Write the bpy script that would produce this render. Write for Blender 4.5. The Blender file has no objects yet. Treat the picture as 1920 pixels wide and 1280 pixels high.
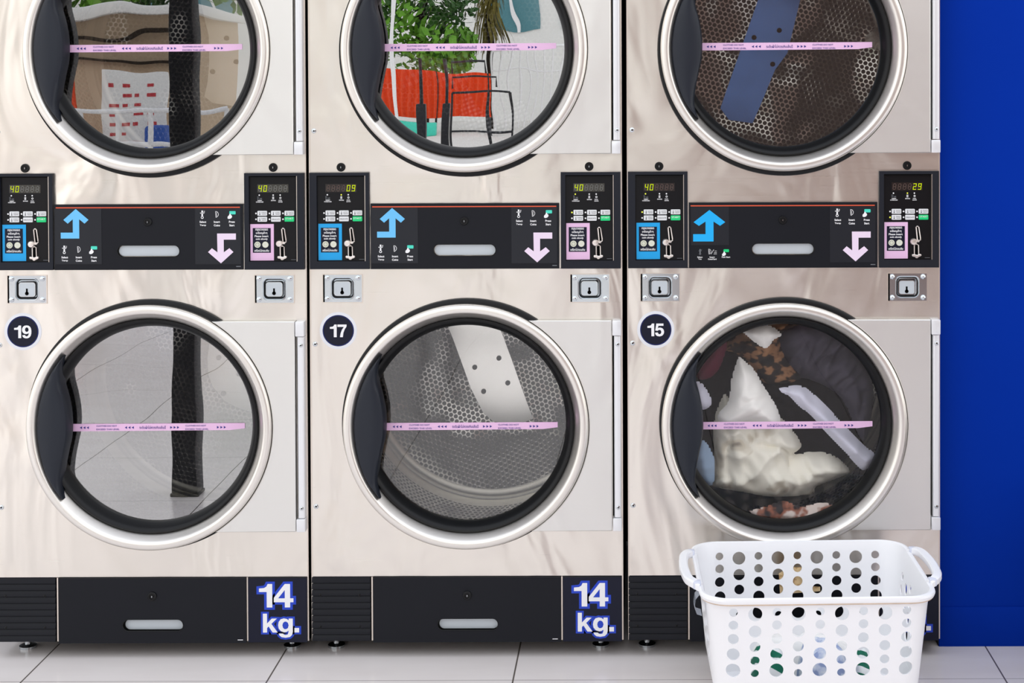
import bpy, bmesh, math, random
from mathutils import Vector, Matrix, noise
PI = math.pi
scene = bpy.context.scene
COL = scene.collection

# ------------------------------------------------------------------ colours and materials
def lin(v):
    v /= 255.0
    return v / 12.92 if v <= 0.04045 else ((v + 0.055) / 1.055) ** 2.4
def c3(r, g, b): return (lin(r), lin(g), lin(b), 1.0)

def new_mat(name):
    m = bpy.data.materials.new(name); m.use_nodes = True
    nt = m.node_tree; nt.nodes.clear()
    out = nt.nodes.new('ShaderNodeOutputMaterial')
    return m, nt, out
def N(nt, t, **kw):
    n = nt.nodes.new(t)
    for k, v in kw.items():
        if k.startswith('i_'):
            key = k[2:]
            n.inputs[int(key) if key.isdigit() else key.replace('_', ' ')].default_value = v
        else: setattr(n, k, v)
    return n
def bsdf(nt, col, rough=0.5, metal=0.0, spec=0.5, coat=0.0):
    b = N(nt, 'ShaderNodeBsdfPrincipled')
    b.inputs['Base Color'].default_value = col
    b.inputs['Roughness'].default_value = rough
    b.inputs['Metallic'].default_value = metal
    b.inputs['Specular IOR Level'].default_value = spec
    b.inputs['Coat Weight'].default_value = coat
    return b
def plain(name, col, rough=0.5, metal=0.0, spec=0.5, var=0.0, vscale=20.0, bump=0.0, coat=0.0):
    m, nt, out = new_mat(name)
    b = bsdf(nt, col, rough, metal, spec, coat)
    if var or bump:
        tc = N(nt, 'ShaderNodeTexCoord'); ns = N(nt, 'ShaderNodeTexNoise'); ns.inputs['Scale'].default_value = vscale
        ns.inputs['Detail'].default_value = 4
        nt.links.new(tc.outputs['Object'], ns.inputs['Vector'])
        if var:
            mr = N(nt, 'ShaderNodeMapRange'); mr.inputs[3].default_value = 1 - var; mr.inputs[4].default_value = 1 + var
            nt.links.new(ns.outputs['Fac'], mr.inputs[0])
            vm = N(nt, 'ShaderNodeVectorMath', operation='SCALE'); vm.inputs[0].default_value = col[:3]
            nt.links.new(mr.outputs[0], vm.inputs['Scale']); nt.links.new(vm.outputs[0], b.inputs['Base Color'])
        if bump:
            bp = N(nt, 'ShaderNodeBump'); bp.inputs['Strength'].default_value = bump; bp.inputs['Distance'].default_value = 0.002
            nt.links.new(ns.outputs['Fac'], bp.inputs['Height']); nt.links.new(bp.outputs[0], b.inputs['Normal'])
    nt.links.new(b.outputs[0], out.inputs[0])
    return m
def glow(name, col, strength):
    m, nt, out = new_mat(name)
    e = N(nt, 'ShaderNodeEmission'); e.inputs[0].default_value = col; e.inputs[1].default_value = strength
    nt.links.new(e.outputs[0], out.inputs[0]); return m

def steel(name, col, rough, wave=0.5, brush=0.15, rvar=0.06):
    """brushed stainless: horizontal brushing in the gloss, slow dents that bend the reflections"""
    m, nt, out = new_mat(name)
    b = bsdf(nt, col, rough, 1.0)
    tc = N(nt, 'ShaderNodeTexCoord')
    mp = N(nt, 'ShaderNodeMapping'); mp.inputs['Scale'].default_value = (3, 3, 420)
    nt.links.new(tc.outputs['Object'], mp.inputs[0])
    n1 = N(nt, 'ShaderNodeTexNoise'); n1.inputs['Scale'].default_value = 1; n1.inputs['Detail'].default_value = 3
    nt.links.new(mp.outputs[0], n1.inputs['Vector'])
    mr = N(nt, 'ShaderNodeMapRange'); mr.inputs[3].default_value = rough - rvar; mr.inputs[4].default_value = rough + rvar
    nt.links.new(n1.outputs['Fac'], mr.inputs[0]); nt.links.new(mr.outputs[0], b.inputs['Roughness'])
    oi = N(nt, 'ShaderNodeObjectInfo')
    add = N(nt, 'ShaderNodeVectorMath', operation='ADD')
    nt.links.new(tc.outputs['Object'], add.inputs[0]); nt.links.new(oi.outputs['Location'], add.inputs[1])
    mp2 = N(nt, 'ShaderNodeMapping'); mp2.inputs['Scale'].default_value = (3.2, 1, 1.5)
    nt.links.new(add.outputs[0], mp2.inputs[0])
    n2 = N(nt, 'ShaderNodeTexNoise'); n2.inputs['Scale'].default_value = 1.2; n2.inputs['Detail'].default_value = 2.5
    n2.inputs['Distortion'].default_value = 1.2
    nt.links.new(mp2.outputs[0], n2.inputs['Vector'])
    b2 = N(nt, 'ShaderNodeBump'); b2.inputs['Strength'].default_value = wave; b2.inputs['Distance'].default_value = 0.03
    nt.links.new(n2.outputs['Fac'], b2.inputs['Height'])
    b1 = N(nt, 'ShaderNodeBump'); b1.inputs['Strength'].default_value = brush; b1.inputs['Distance'].default_value = 0.0004
    nt.links.new(n1.outputs['Fac'], b1.inputs['Height']); nt.links.new(b2.outputs[0], b1.inputs['Normal'])
    nt.links.new(b1.outputs[0], b.inputs['Normal'])
    nt.links.new(b.outputs[0], out.inputs[0])
    return m

def perforated(name, col, rough, pitch=0.0149, hole=0.33):
    """steel sheet punched with round holes in a hexagonal lattice; UV is in metres"""
    m, nt, out = new_mat(name)
    uv = N(nt, 'ShaderNodeUVMap')
    sc = N(nt, 'ShaderNodeVectorMath', operation='MULTIPLY'); sc.inputs[1].default_value = (1 / pitch, 1 / (pitch * 1.7320508), 0)
    nt.links.new(uv.outputs[0], sc.inputs[0])
    ds = []
    for off in ((0, 0, 0), (0.5, 0.5, 0)):
        a = N(nt, 'ShaderNodeVectorMath', operation='ADD'); a.inputs[1].default_value = off
        nt.links.new(sc.outputs[0], a.inputs[0])
        f = N(nt, 'ShaderNodeVectorMath', operation='FRACTION'); nt.links.new(a.outputs[0], f.inputs[0])
        s = N(nt, 'ShaderNodeVectorMath', operation='SUBTRACT'); s.inputs[1].default_value = (0.5, 0.5, 0)
        nt.links.new(f.outputs[0], s.inputs[0])
        k = N(nt, 'ShaderNodeVectorMath', operation='MULTIPLY'); k.inputs[1].default_value = (1, 1.7320508, 0)
        nt.links.new(s.outputs[0], k.inputs[0])
        l = N(nt, 'ShaderNodeVectorMath', operation='LENGTH'); nt.links.new(k.outputs[0], l.inputs[0])
        ds.append(l)
    mn = N(nt, 'ShaderNodeMath', operation='MINIMUM')
    nt.links.new(ds[0].outputs['Value'], mn.inputs[0]); nt.links.new(ds[1].outputs['Value'], mn.inputs[1])
    mr = N(nt, 'ShaderNodeMapRange'); mr.inputs[1].default_value = hole - 0.02; mr.inputs[2].default_value = hole + 0.03
    nt.links.new(mn.outputs[0], mr.inputs[0])
    b = bsdf(nt, col, rough, 1.0)
    bp = N(nt, 'ShaderNodeBump'); bp.inputs['Strength'].default_value = 0.5; bp.inputs['Distance'].default_value = 0.003
    mr2 = N(nt, 'ShaderNodeMapRange'); mr2.inputs[1].default_value = hole - 0.05; mr2.inputs[2].default_value = hole + 0.1
    nt.links.new(mn.outputs[0], mr2.inputs[0]); nt.links.new(mr2.outputs[0], bp.inputs['Height'])
    tc = N(nt, 'ShaderNodeTexCoord'); oi = N(nt, 'ShaderNodeObjectInfo'); ad = N(nt, 'ShaderNodeVectorMath', operation='ADD')
    nt.links.new(tc.outputs['Object'], ad.inputs[0]); nt.links.new(oi.outputs['Random'], ad.inputs[1])
    wn = N(nt, 'ShaderNodeTexNoise'); wn.inputs['Scale'].default_value = 3.2; wn.inputs['Detail'].default_value = 1.5
    nt.links.new(ad.outputs[0], wn.inputs['Vector'])
    wb = N(nt, 'ShaderNodeBump'); wb.inputs['Strength'].default_value = 1.0; wb.inputs['Distance'].default_value = 0.12
    nt.links.new(wn.outputs['Fac'], wb.inputs['Height']); nt.links.new(wb.outputs[0], bp.inputs['Normal'])
    nt.links.new(bp.outputs[0], b.inputs['Normal'])
    dk = bsdf(nt, (0.006, 0.006, 0.006, 1), 0.6)
    mx = N(nt, 'ShaderNodeMixShader')
    nt.links.new(mr.outputs[0], mx.inputs[0]); nt.links.new(dk.outputs[0], mx.inputs[1]); nt.links.new(b.outputs[0], mx.inputs[2])
    nt.links.new(mx.outputs[0], out.inputs[0])
    return m

def glass(name, refl, tint=(1, 1, 1, 1), rough=0.0):
    m, nt, out = new_mat(name)
    t = N(nt, 'ShaderNodeBsdfTransparent'); t.inputs[0].default_value = tint
    g = N(nt, 'ShaderNodeBsdfGlossy'); g.inputs['Roughness'].default_value = rough
    tc = N(nt, 'ShaderNodeTexCoord')
    ns = N(nt, 'ShaderNodeTexNoise'); ns.inputs['Scale'].default_value = 5; ns.inputs['Detail'].default_value = 1
    nt.links.new(tc.outputs['Object'], ns.inputs['Vector'])
    bp = N(nt, 'ShaderNodeBump'); bp.inputs['Strength'].default_value = 0.10; bp.inputs['Distance'].default_value = 0.006
    nt.links.new(ns.outputs['Fac'], bp.inputs['Height']); nt.links.new(bp.outputs[0], g.inputs['Normal'])
    mx = N(nt, 'ShaderNodeMixShader'); mx.inputs[0].default_value = refl
    nt.links.new(t.outputs[0], mx.inputs[1]); nt.links.new(g.outputs[0], mx.inputs[2]); nt.links.new(mx.outputs[0], out.inputs[0])
    return m

def patterned(name, ramp, scale=14, detail=3, rough=0.85, kind='noise', stretch=(1, 1, 1)):
    """woven or printed cloth: a colour ramp over a noise or wave field"""
    m, nt, out = new_mat(name)
    tc = N(nt, 'ShaderNodeTexCoord'); mp = N(nt, 'ShaderNodeMapping'); mp.inputs['Scale'].default_value = stretch
    nt.links.new(tc.outputs['Object'], mp.inputs[0])
    if kind == 'noise':
        t = N(nt, 'ShaderNodeTexNoise'); t.inputs['Scale'].default_value = scale; t.inputs['Detail'].default_value = detail; o = t.outputs['Fac']
    elif kind == 'wave':
        t = N(nt, 'ShaderNodeTexWave'); t.inputs['Scale'].default_value = scale; t.inputs['Distortion'].default_value = detail; o = t.outputs['Fac']
        t.bands_direction = 'DIAGONAL'
    else:
        t = N(nt, 'ShaderNodeTexVoronoi'); t.inputs['Scale'].default_value = scale; o = t.outputs['Distance']
    nt.links.new(mp.outputs[0], t.inputs['Vector'])
    cr = N(nt, 'ShaderNodeValToRGB'); cr.color_ramp.interpolation = 'EASE'
    els = cr.color_ramp.elements
    while len(els) < len(ramp): els.new(0.5)
    for e, (p, c) in zip(els, ramp): e.position = p; e.color = c
    nt.links.new(o, cr.inputs[0])
    b = bsdf(nt, (1, 1, 1, 1), rough); nt.links.new(cr.outputs[0], b.inputs['Base Color'])
    nt.links.new(b.outputs[0], out.inputs[0])
    return m
def plaid(name, base, a, b_, scale):
    """woven check: two crossed sets of stripes"""
    m, nt, out = new_mat(name)
    tc = N(nt, 'ShaderNodeTexCoord'); mp = N(nt, 'ShaderNodeMapping'); mp.inputs['Rotation'].default_value = (0, 0.35, 0)
    nt.links.new(tc.outputs['Object'], mp.inputs[0])
    sp = N(nt, 'ShaderNodeSeparateXYZ'); nt.links.new(mp.outputs[0], sp.inputs[0])
    fs = []
    for ax in ('X', 'Z'):
        mu = N(nt, 'ShaderNodeMath', operation='MULTIPLY'); mu.inputs[1].default_value = scale; nt.links.new(sp.outputs[ax], mu.inputs[0])
        si = N(nt, 'ShaderNodeMath', operation='FRACT'); nt.links.new(mu.outputs[0], si.inputs[0])
        gt = N(nt, 'ShaderNodeMath', operation='GREATER_THAN'); gt.inputs[1].default_value = 0.5; nt.links.new(si.outputs[0], gt.inputs[0])
        fs.append(gt)
    m1 = N(nt, 'ShaderNodeMixRGB'); m1.inputs[1].default_value = base; m1.inputs[2].default_value = a; nt.links.new(fs[0].outputs[0], m1.inputs[0])
    m2 = N(nt, 'ShaderNodeMixRGB', blend_type='MULTIPLY'); m2.inputs[2].default_value = b_
    nt.links.new(fs[1].outputs[0], m2.inputs[0]); nt.links.new(m1.outputs[0], m2.inputs[1])
    b = bsdf(nt, (1, 1, 1, 1), 0.85); nt.links.new(m2.outputs[0], b.inputs['Base Color']); nt.links.new(b.outputs[0], out.inputs[0])
    return m

def tile_floor():
    m, nt, out = new_mat('polished_floor_tiles')
    tc = N(nt, 'ShaderNodeTexCoord'); sp = N(nt, 'ShaderNodeSeparateXYZ'); nt.links.new(tc.outputs['Object'], sp.inputs[0])
    lines = []
    for ax, off, w in (('X', 0.3139, 0.0026), ('Y', 0.1505, 0.0012)):
        a = N(nt, 'ShaderNodeMath', operation='ADD'); a.inputs[1].default_value = off + 0.302 + 60.4; nt.links.new(sp.outputs[ax], a.inputs[0])
        mo = N(nt, 'ShaderNodeMath', operation='MODULO'); mo.inputs[1].default_value = 0.604; nt.links.new(a.outputs[0], mo.inputs[0])
        su = N(nt, 'ShaderNodeMath', operation='SUBTRACT'); su.inputs[1].default_value = 0.302; nt.links.new(mo.outputs[0], su.inputs[0])
        ab = N(nt, 'ShaderNodeMath', operation='ABSOLUTE'); nt.links.new(su.outputs[0], ab.inputs[0])
        mr = N(nt, 'ShaderNodeMapRange'); mr.inputs[1].default_value = w * 0.5; mr.inputs[2].default_value = w
        nt.links.new(ab.outputs[0], mr.inputs[0]); lines.append(mr)
    mi = N(nt, 'ShaderNodeMath', operation='MINIMUM'); nt.links.new(lines[0].outputs[0], mi.inputs[0]); nt.links.new(lines[1].outputs[0], mi.inputs[1])
    ns = N(nt, 'ShaderNodeTexNoise'); ns.inputs['Scale'].default_value = 6; ns.inputs['Detail'].default_value = 5
    mp = N(nt, 'ShaderNodeMapping'); mp.inputs['Scale'].default_value = (0.6, 2, 1)
    nt.links.new(tc.outputs['Object'], mp.inputs[0]); nt.links.new(mp.outputs[0], ns.inputs['Vector'])
    cr = N(nt, 'ShaderNodeValToRGB'); cr.color_ramp.elements[0].color = c3(224, 216, 213); cr.color_ramp.elements[1].color = c3(238, 232, 230)
    nt.links.new(ns.outputs['Fac'], cr.inputs[0])
    mx = N(nt, 'ShaderNodeMixRGB'); mx.inputs[1].default_value = c3(96, 88, 82)
    nt.links.new(mi.outputs[0], mx.inputs[0]); nt.links.new(cr.outputs[0], mx.inputs[2])
    b = bsdf(nt, (1, 1, 1, 1), 0.16, 0, 0.5); nt.links.new(mx.outputs[0], b.inputs['Base Color'])
    nt.links.new(b.outputs[0], out.inputs[0])
    return m

M = {}
M['steel'] = steel('brushed_stainless', c3(234, 228, 220), 0.29, 0.68, 0.045, 0.04)
M['ring'] = steel('ring_stainless', c3(236, 232, 226), 0.36, 0.12, 0.1, 0.04)
M['plate'] = steel('satin_plate', c3(232, 231, 228), 0.42, 0.25, 0.08)
M['side'] = plain('dark_cabinet_side', c3(20, 19, 18), 0.6)
M['edge'] = plain('steel_edge', c3(225, 215, 205), 0.35, 1.0)
M['black'] = plain('black_rubber', c3(9, 10, 13), 0.42, 0, 0.3)
M['slate'] = plain('slate_plastic', c3(27, 32, 42), 0.42, 0, 0.35, 0.05, 60, 0.05)
M['bezel'] = plain('bezel_paint', c3(25, 28, 37), 0.5, 0, 0.25)
M['panel'] = plain('black_panel_paint', c3(18, 20, 27), 0.45, 0, 0.22, 0.08, 9)
M['face'] = plain('black_face_film', c3(17, 17, 20), 0.3, 0, 0.22)
M['film'] = plain('navy_film', c3(17, 21, 30), 0.4, 0, 0.4)
M['navy'] = plain('navy_print', c3(19, 22, 40), 0.35, 0, 0.22)
M['navy2'] = plain('tape_ink', c3(44, 40, 130), 0.5)
M['white'] = plain('white_print', c3(238, 238, 240), 0.5)
M['badge'] = plain('badge_rim', c3(222, 224, 230), 0.35)
M['blueA'] = plain('light_blue_print', c3(104, 190, 240), 0.45)
M['blueC'] = plain('bright_blue_print', c3(0, 172, 240), 0.45)
M['stkblue'] = plain('blue_sticker', c3(0, 158, 224), 0.4)
M['pink'] = plain('pink_sticker', c3(226, 186, 220), 0.45)
M['lilac'] = plain('lilac_print', c3(232, 214, 234), 0.45)
M['tape'] = plain('pink_tape', c3(232, 190, 226), 0.5)
M['teal'] = plain('teal_print', c3(70, 215, 190), 0.4)
M['green'] = plain('green_button', c3(0, 205, 120), 0.4)
M['button'] = plain('white_button', c3(222, 224, 226), 0.4)
M['dim'] = plain('dim_print', c3(120, 124, 130), 0.5)
M['orange'] = plain('orange_stripe', c3(214, 84, 52), 0.45)
M['royal'] = plain('royal_blue_print', c3(20, 62, 190), 0.4)
M['coin'] = plain('coin_print', c3(214, 216, 196), 0.5)
M['chrome'] = plain('bright_plated_steel', c3(205, 210, 214), 0.16, 1.0)
M['zinc'] = plain('zinc_plate', c3(196, 204, 210), 0.4, 0.2)
M['brass'] = plain('worn_nickel', c3(236, 228, 222), 0.32, 0.9)
M['hinge'] = plain('hinge_paint', c3(232, 233, 236), 0.3, 0.3)
M['drum'] = perforated('perforated_drum', c3(168, 165, 160), 0.17)
M['drumplain'] = plain('drum_steel', c3(200, 197, 190), 0.24, 1.0)
M['spoke'] = plain('spoke_steel', c3(248, 246, 240), 0.22, 0.85)
M['lit'] = glow('lit_digit', c3(205, 225, 20), 1.15)
M['ledlit'] = glow('lit_lamp', c3(235, 240, 90), 1.2)
M['unlit'] = plain('unlit_digit', c3(84, 66, 60), 0.4)
M['unlitg'] = plain('unlit_digit_grey', c3(104, 104, 100), 0.4)
M['dispbg'] = plain('display_window', c3(34, 26, 25), 0.25)
M['dispbgg'] = plain('display_window_bright', c3(62, 60, 54), 0.25)
M['blacktxt'] = plain('black_print', c3(30, 30, 34), 0.5)
M['void'] = plain('void_black', c3(5, 5, 5), 0.9, 0, 0.1)

# ------------------------------------------------------------------ mesh builder
class MB:
    def __init__(s): s.v, s.f, s.mi, s.mats, s.uv = [], [], [], [], {}
    def slot(s, m):
        if m not in s.mats: s.mats.append(m)
        return s.mats.index(m)
    def add(s, vs, fs, m, uvs=None):
        o = len(s.v); s.v.extend([tuple(p) for p in vs]); k = s.slot(m)
        for f in fs:
            if uvs: s.uv[len(s.f)] = [uvs[i] for i in f]
            s.f.append([i + o for i in f]); s.mi.append(k)
    def poly(s, pts, y, m): s.add([(x, y, z) for x, z in pts], [list(range(len(pts)))], m)
    def prism(s, pts, yf, yb, m, side=None):
        n = len(pts)
        s.add([(x, yf, z) for x, z in pts], [list(range(n))], m)
        vs = [(x, yf, z) for x, z in pts] + [(x, yb, z) for x, z in pts]
        s.add(vs, [[i, (i + 1) % n, n + (i + 1) % n, n + i] for i in range(n)] + [list(range(2 * n - 1, n - 1, -1))], side or m)
    def bevprism(s, pts, yf, yb, m, b):
        """closed prism whose front edge is chamfered inwards by b"""
        ins = inset(pts, b); n = len(pts)
        vs = [(x, yf, z) for x, z in ins] + [(x, yf + b * 0.8, z) for x, z in pts] + [(x, yb, z) for x, z in pts]
        fs = [list(range(n)), list(range(3 * n - 1, 2 * n - 1, -1))]
        for k in (0, n):
            fs += [[k + i, k + (i + 1) % n, k + n + (i + 1) % n, k + n + i] for i in range(n)]
        s.add(vs, fs, m)
    def rect(s, x0, z0, x1, z1, y, m): s.poly([(x0, z0), (x1, z0), (x1, z1), (x0, z1)], y, m)
    def box(s, x0, y0, z0, x1, y1, z1, m, bev=0.0, seg=2):
        bm = bmesh.new(); bmesh.ops.create_cube(bm, size=1)
        for v in bm.verts: v.co = Vector(((x0 + x1) / 2 + v.co.x * (x1 - x0), (y0 + y1) / 2 + v.co.y * (y1 - y0), (z0 + z1) / 2 + v.co.z * (z1 - z0)))
        if bev: bmesh.ops.bevel(bm, geom=bm.edges[:], offset=bev, segments=seg, affect='EDGES', profile=0.5)
        s.addbm(bm, m)
    def addbm(s, bm, m):
        bm.verts.index_update()
        s.add([v.co[:] for v in bm.verts], [[v.index for v in f.verts] for f in bm.faces], m); bm.free()
    def lathe(s, prof, m, cx=0, cz=0, n=96, close=False, capf=False, capb=False):
        """profile of (radius, y) turned about an axis along y"""
        k = len(prof); vs = []
        for i in range(n):
            a = 2 * PI * i / n
            for r, y in prof: vs.append((cx + r * math.cos(a), y, cz + r * math.sin(a)))
        fs = []
        for i in range(n):
            j = (i + 1) % n
            for q in range(k if close else k - 1):
                p = (q + 1) % k
                fs.append([i * k + q, j * k + q, j * k + p, i * k + p])
        if capf: fs.append([i * k for i in range(n)])
        if capb: fs.append([i * k + k - 1 for i in range(n)])
        s.add(vs, fs, m)
    def disc(s, cx, cz, r, y, m, n=32): s.poly([(cx + r * math.cos(2 * PI * i / n), cz + r * math.sin(2 * PI * i / n)) for i in range(n)], y, m)
    def tube(s, pts, r, m, n=10, closed=False):
        P = [Vector(p) for p in pts]; k = len(P); vs = []
        up = Vector((0.13, 0.31, 0.94)).normalized()
        for i, p in enumerate(P):
            if closed: t = (P[(i + 1) % k] - P[i - 1])
            else: t = P[min(i + 1, k - 1)] - P[max(i - 1, 0)]
            t.normalize(); a = t.cross(up).normalized(); b = a.cross(t)
            for j in range(n):
                w = 2 * PI * j / n; q = p + (a * math.cos(w) + b * math.sin(w)) * r; vs.append(q[:])
        fs = []
        for i in range(k if closed else k - 1):
            for j in range(n):
                fs.append([i * n + j, i * n + (j + 1) % n, ((i + 1) % k) * n + (j + 1) % n, ((i + 1) % k) * n + j])
        if not closed: fs += [list(range(n)), list(range((k - 1) * n, k * n))]
        s.add(vs, fs, m)
    def plate(s, rc, hole, yf, yb, m, wall=None, wallm=None):
        """rectangular sheet with one convex hole; wall gives the hole a rim back to y=wall"""
        x0, z0, x1, z1 = rc
        cx = sum(p[0] for p in hole) / len(hole); cz = sum(p[1] for p in hole) / len(hole)
        R4 = [(x0, z0), (x1, z0), (x1, z1), (x0, z1)]
        ang = [math.atan2(p[1] - cz, p[0] - cx) for p in hole] + [math.atan2(p[1] - cz, p[0] - cx) for p in R4]
        ang = sorted(set(round(a, 6) for a in ang))
        def hit(poly, a):
            dx, dz = math.cos(a), math.sin(a); best = None
            for i in range(len(poly)):
                ax, az = poly[i][0] - cx, poly[i][1] - cz; bx, bz = poly[(i + 1) % len(poly)][0] - cx, poly[(i + 1) % len(poly)][1] - cz
                ex, ez = bx - ax, bz - az; d = dx * ez - dz * ex
                if abs(d) < 1e-12: continue
                t = (ax * ez - az * ex) / d; u = (ax * dz - az * dx) / d
                if t > 0 and -1e-6 <= u <= 1 + 1e-6 and (best is None or t > best): best = t
            return (cx + dx * best, cz + dz * best)
        I = [hit(hole, a) for a in ang]; O = [hit(R4, a) for a in ang]; n = len(ang)
        vs = [(x, yf, z) for x, z in I] + [(x, yf, z) for x, z in O]
        q = lambda a, b: [[a + i, a + (i + 1) % n, b + (i + 1) % n, b + i] for i in range(n)]
        s.add(vs, q(0, n), m)
        s.add([(x, yf, z) for x, z in O] + [(x, yb, z) for x, z in O], q(0, n), m)
        if wall is not None: s.add([(x, yf, z) for x, z in I] + [(x, wall, z) for x, z in I], q(0, n), wallm or m)
    def text(s, t, x0, z0, x1, z1, y, m, bold=0.0, keep=False, ref=None):
        """lettering fitted into a rectangle on a vertical face"""
        V, F, bb = text_geo(t, bold); rb = text_geo(t, ref)[2] if ref is not None else bb
        sx = (x1 - x0) / max(rb[2] - rb[0], 1e-6); sz = (z1 - z0) / max(rb[3] - rb[1], 1e-6)
        ox, oz = x0, z0
        if keep:
            k = min(sx, sz); ox += ((x1 - x0) - k * (rb[2] - rb[0])) / 2; oz += ((z1 - z0) - k * (rb[3] - rb[1])) / 2; sx = sz = k
        s.add([(ox + (a - rb[0]) * sx, y, oz + (b - rb[1]) * sz) for a, b in V], F, m)
    def mesh(s, name, smooth=35, fix=True):
        me = bpy.data.meshes.new(name); me.from_pydata(s.v, [], s.f)
        for m in s.mats: me.materials.append(m)
        me.polygons.foreach_set('material_index', s.mi)
        if s.uv:
            uvl = me.uv_layers.new(name='UVMap')
            for fi, u in s.uv.items():
                for li, uv in zip(me.polygons[fi].loop_indices, u): uvl.data[li].uv = uv
        if fix:
            bm = bmesh.new(); bm.from_mesh(me); bmesh.ops.recalc_face_normals(bm, faces=bm.faces[:]); bm.to_mesh(me); bm.free()
        me.polygons.foreach_set('use_smooth', [True] * len(me.polygons))
        me.set_sharp_from_angle(angle=math.radians(smooth)); me.update()
        return me

def inset(pts, d):
    n = len(pts); area = sum(pts[i][0] * pts[(i + 1) % n][1] - pts[(i + 1) % n][0] * pts[i][1] for i in range(n))
    sg = 1 if area > 0 else -1; out = []
    for i in range(n):
        p, a, b = Vector(pts[i]), Vector(pts[i - 1]), Vector(pts[(i + 1) % n])
        e1 = (p - a).normalized(); e2 = (b - p).normalized()
        n1 = Vector((-e1.y, e1.x)) * sg; n2 = Vector((-e2.y, e2.x)) * sg
        bis = (n1 + n2); L = bis.length
        if L < 1e-4: out.append((p.x, p.y)); continue
        bis /= L; k = d / max(bis.dot(n1), 0.5); q = p + bis * k; out.append((q.x, q.y))
    return out
def rrect(cx, cz, w, h, r, n=6):
    pts = []
    for k, (sx, sz) in enumerate(((1, -1), (1, 1), (-1, 1), (-1, -1))):
        for i in range(n + 1):
            a = -PI / 2 + k * PI / 2 + i / n * PI / 2
            pts.append((cx + sx * (w / 2 - r) + r * math.cos(a), cz + sz * (h / 2 - r) + r * math.sin(a)))
    return pts
def circle(cx, cz, r, n=96): return [(cx + r * math.cos(2 * PI * i / n), cz + r * math.sin(2 * PI * i / n)) for i in range(n)]
def smoothline(pts, k=6):
    out = []; n = len(pts)
    for i in range(n - 1):
        p0, p1, p2, p3 = [Vector(pts[min(max(j, 0), n - 1)]) for j in (i - 1, i, i + 1, i + 2)]
        for q in range(k):
            t = q / k
            w = 0.5 * (2 * p1 + (p2 - p0) * t + (2 * p0 - 5 * p1 + 4 * p2 - p3) * t * t + (3 * p1 - p0 - 3 * p2 + p3) * t ** 3)
            out.append(tuple(w))
    out.append(tuple(pts[-1])); return out

_txt = {}
def text_geo(t, bold):
    key = (t, bold)
    if key in _txt: return _txt[key]
    cu = bpy.data.curves.new('lettering', 'FONT'); cu.body = t; cu.size = 1; cu.resolution_u = 3; cu.offset = bold; cu.fill_mode = 'FRONT'
    ob = bpy.data.objects.new('lettering', cu); COL.objects.link(ob)
    dg = bpy.context.evaluated_depsgraph_get(); ev = ob.evaluated_get(dg); me = ev.to_mesh()
    V = [(v.co.x, v.co.y) for v in me.vertices]; F = [list(p.vertices) for p in me.polygons]
    ev.to_mesh_clear(); bpy.data.objects.remove(ob); bpy.data.curves.remove(cu)
    if not V: V, F = [(0, 0), (1, 0), (1, 1)], [[0, 1, 2]]
    bb = (min(v[0] for v in V), min(v[1] for v in V), max(v[0] for v in V), max(v[1] for v in V))
    _txt[key] = (V, F, bb); return _txt[key]

G_ = {
 '1': ([(52, 0), (52, 100), (34, 100), (29, 89), (20, 83), (0, 81), (0, 66), (30, 66), (30, 0)], None, 58),
 '4': ([(43, 100), (64, 100), (64, 39), (77, 39), (77, 22), (64, 22), (64, 0), (43, 0), (43, 22), (0, 22), (0, 41)], [(43, 74), (17, 39), (43, 39)], 84),
 '7': ([(0, 100), (70, 100), (70, 84), (56, 62), (46, 36), (41, 0), (19, 0), (24, 30), (34, 58), (49, 81), (0, 81)], None, 76),
 '9': ([(0, 66), (2, 79), (8, 90), (18, 98), (32, 101), (48, 99), (60, 90), (67, 76), (70, 56), (69, 36), (64, 18), (54, 5), (42, -1), (28, -2), (14, 2), (5, 11), (2, 23), (22, 25), (25, 17), (33, 14), (42, 17), (48, 26), (50, 41), (43, 35), (30, 32), (16, 35), (6, 44), (1, 56)],
       [(22, 67), (24, 57), (29, 51), (36, 49), (43, 52), (48, 59), (49, 68), (46, 78), (40, 84), (33, 85), (26, 80)], 76),
 '5': ([(10, 100), (65, 100), (65, 82), (26, 82), (22, 62), (30, 67), (42, 68), (56, 63), (66, 52), (70, 34), (66, 17), (55, 4), (35, -2), (17, 1), (5, 11), (0, 27), (21, 30), (26, 19), (35, 15), (44, 20), (49, 33), (44, 46), (34, 50), (26, 48), (21, 42), (2, 45)], None, 76),
 'k': ([(0, 100), (21, 100), (21, 48), (45, 74), (71, 74), (43, 46), (75, 0), (49, 0), (29, 32), (21, 24), (21, 0), (0, 0)], None, 77),
 'g': ([(54, 74), (75, 74), (75, 4), (71, -13), (60, -24), (38, -28), (18, -25), (7, -16), (3, -5), (25, -6), (30, -11), (38, -13), (49, -10), (53, 2), (53, 10), (44, 3), (31, 1), (14, 7), (3, 21), (0, 38), (3, 56), (13, 70), (29, 75), (44, 72), (54, 64)],
       [(22, 38), (25, 25), (32, 18), (41, 18), (50, 24), (54, 38), (50, 51), (41, 58), (32, 57), (25, 50)], 83),
 '.': ([(0, 0), (24, 0), (24, 24), (0, 24)], None, 30)}
from mathutils.geometry import tessellate_polygon
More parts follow.
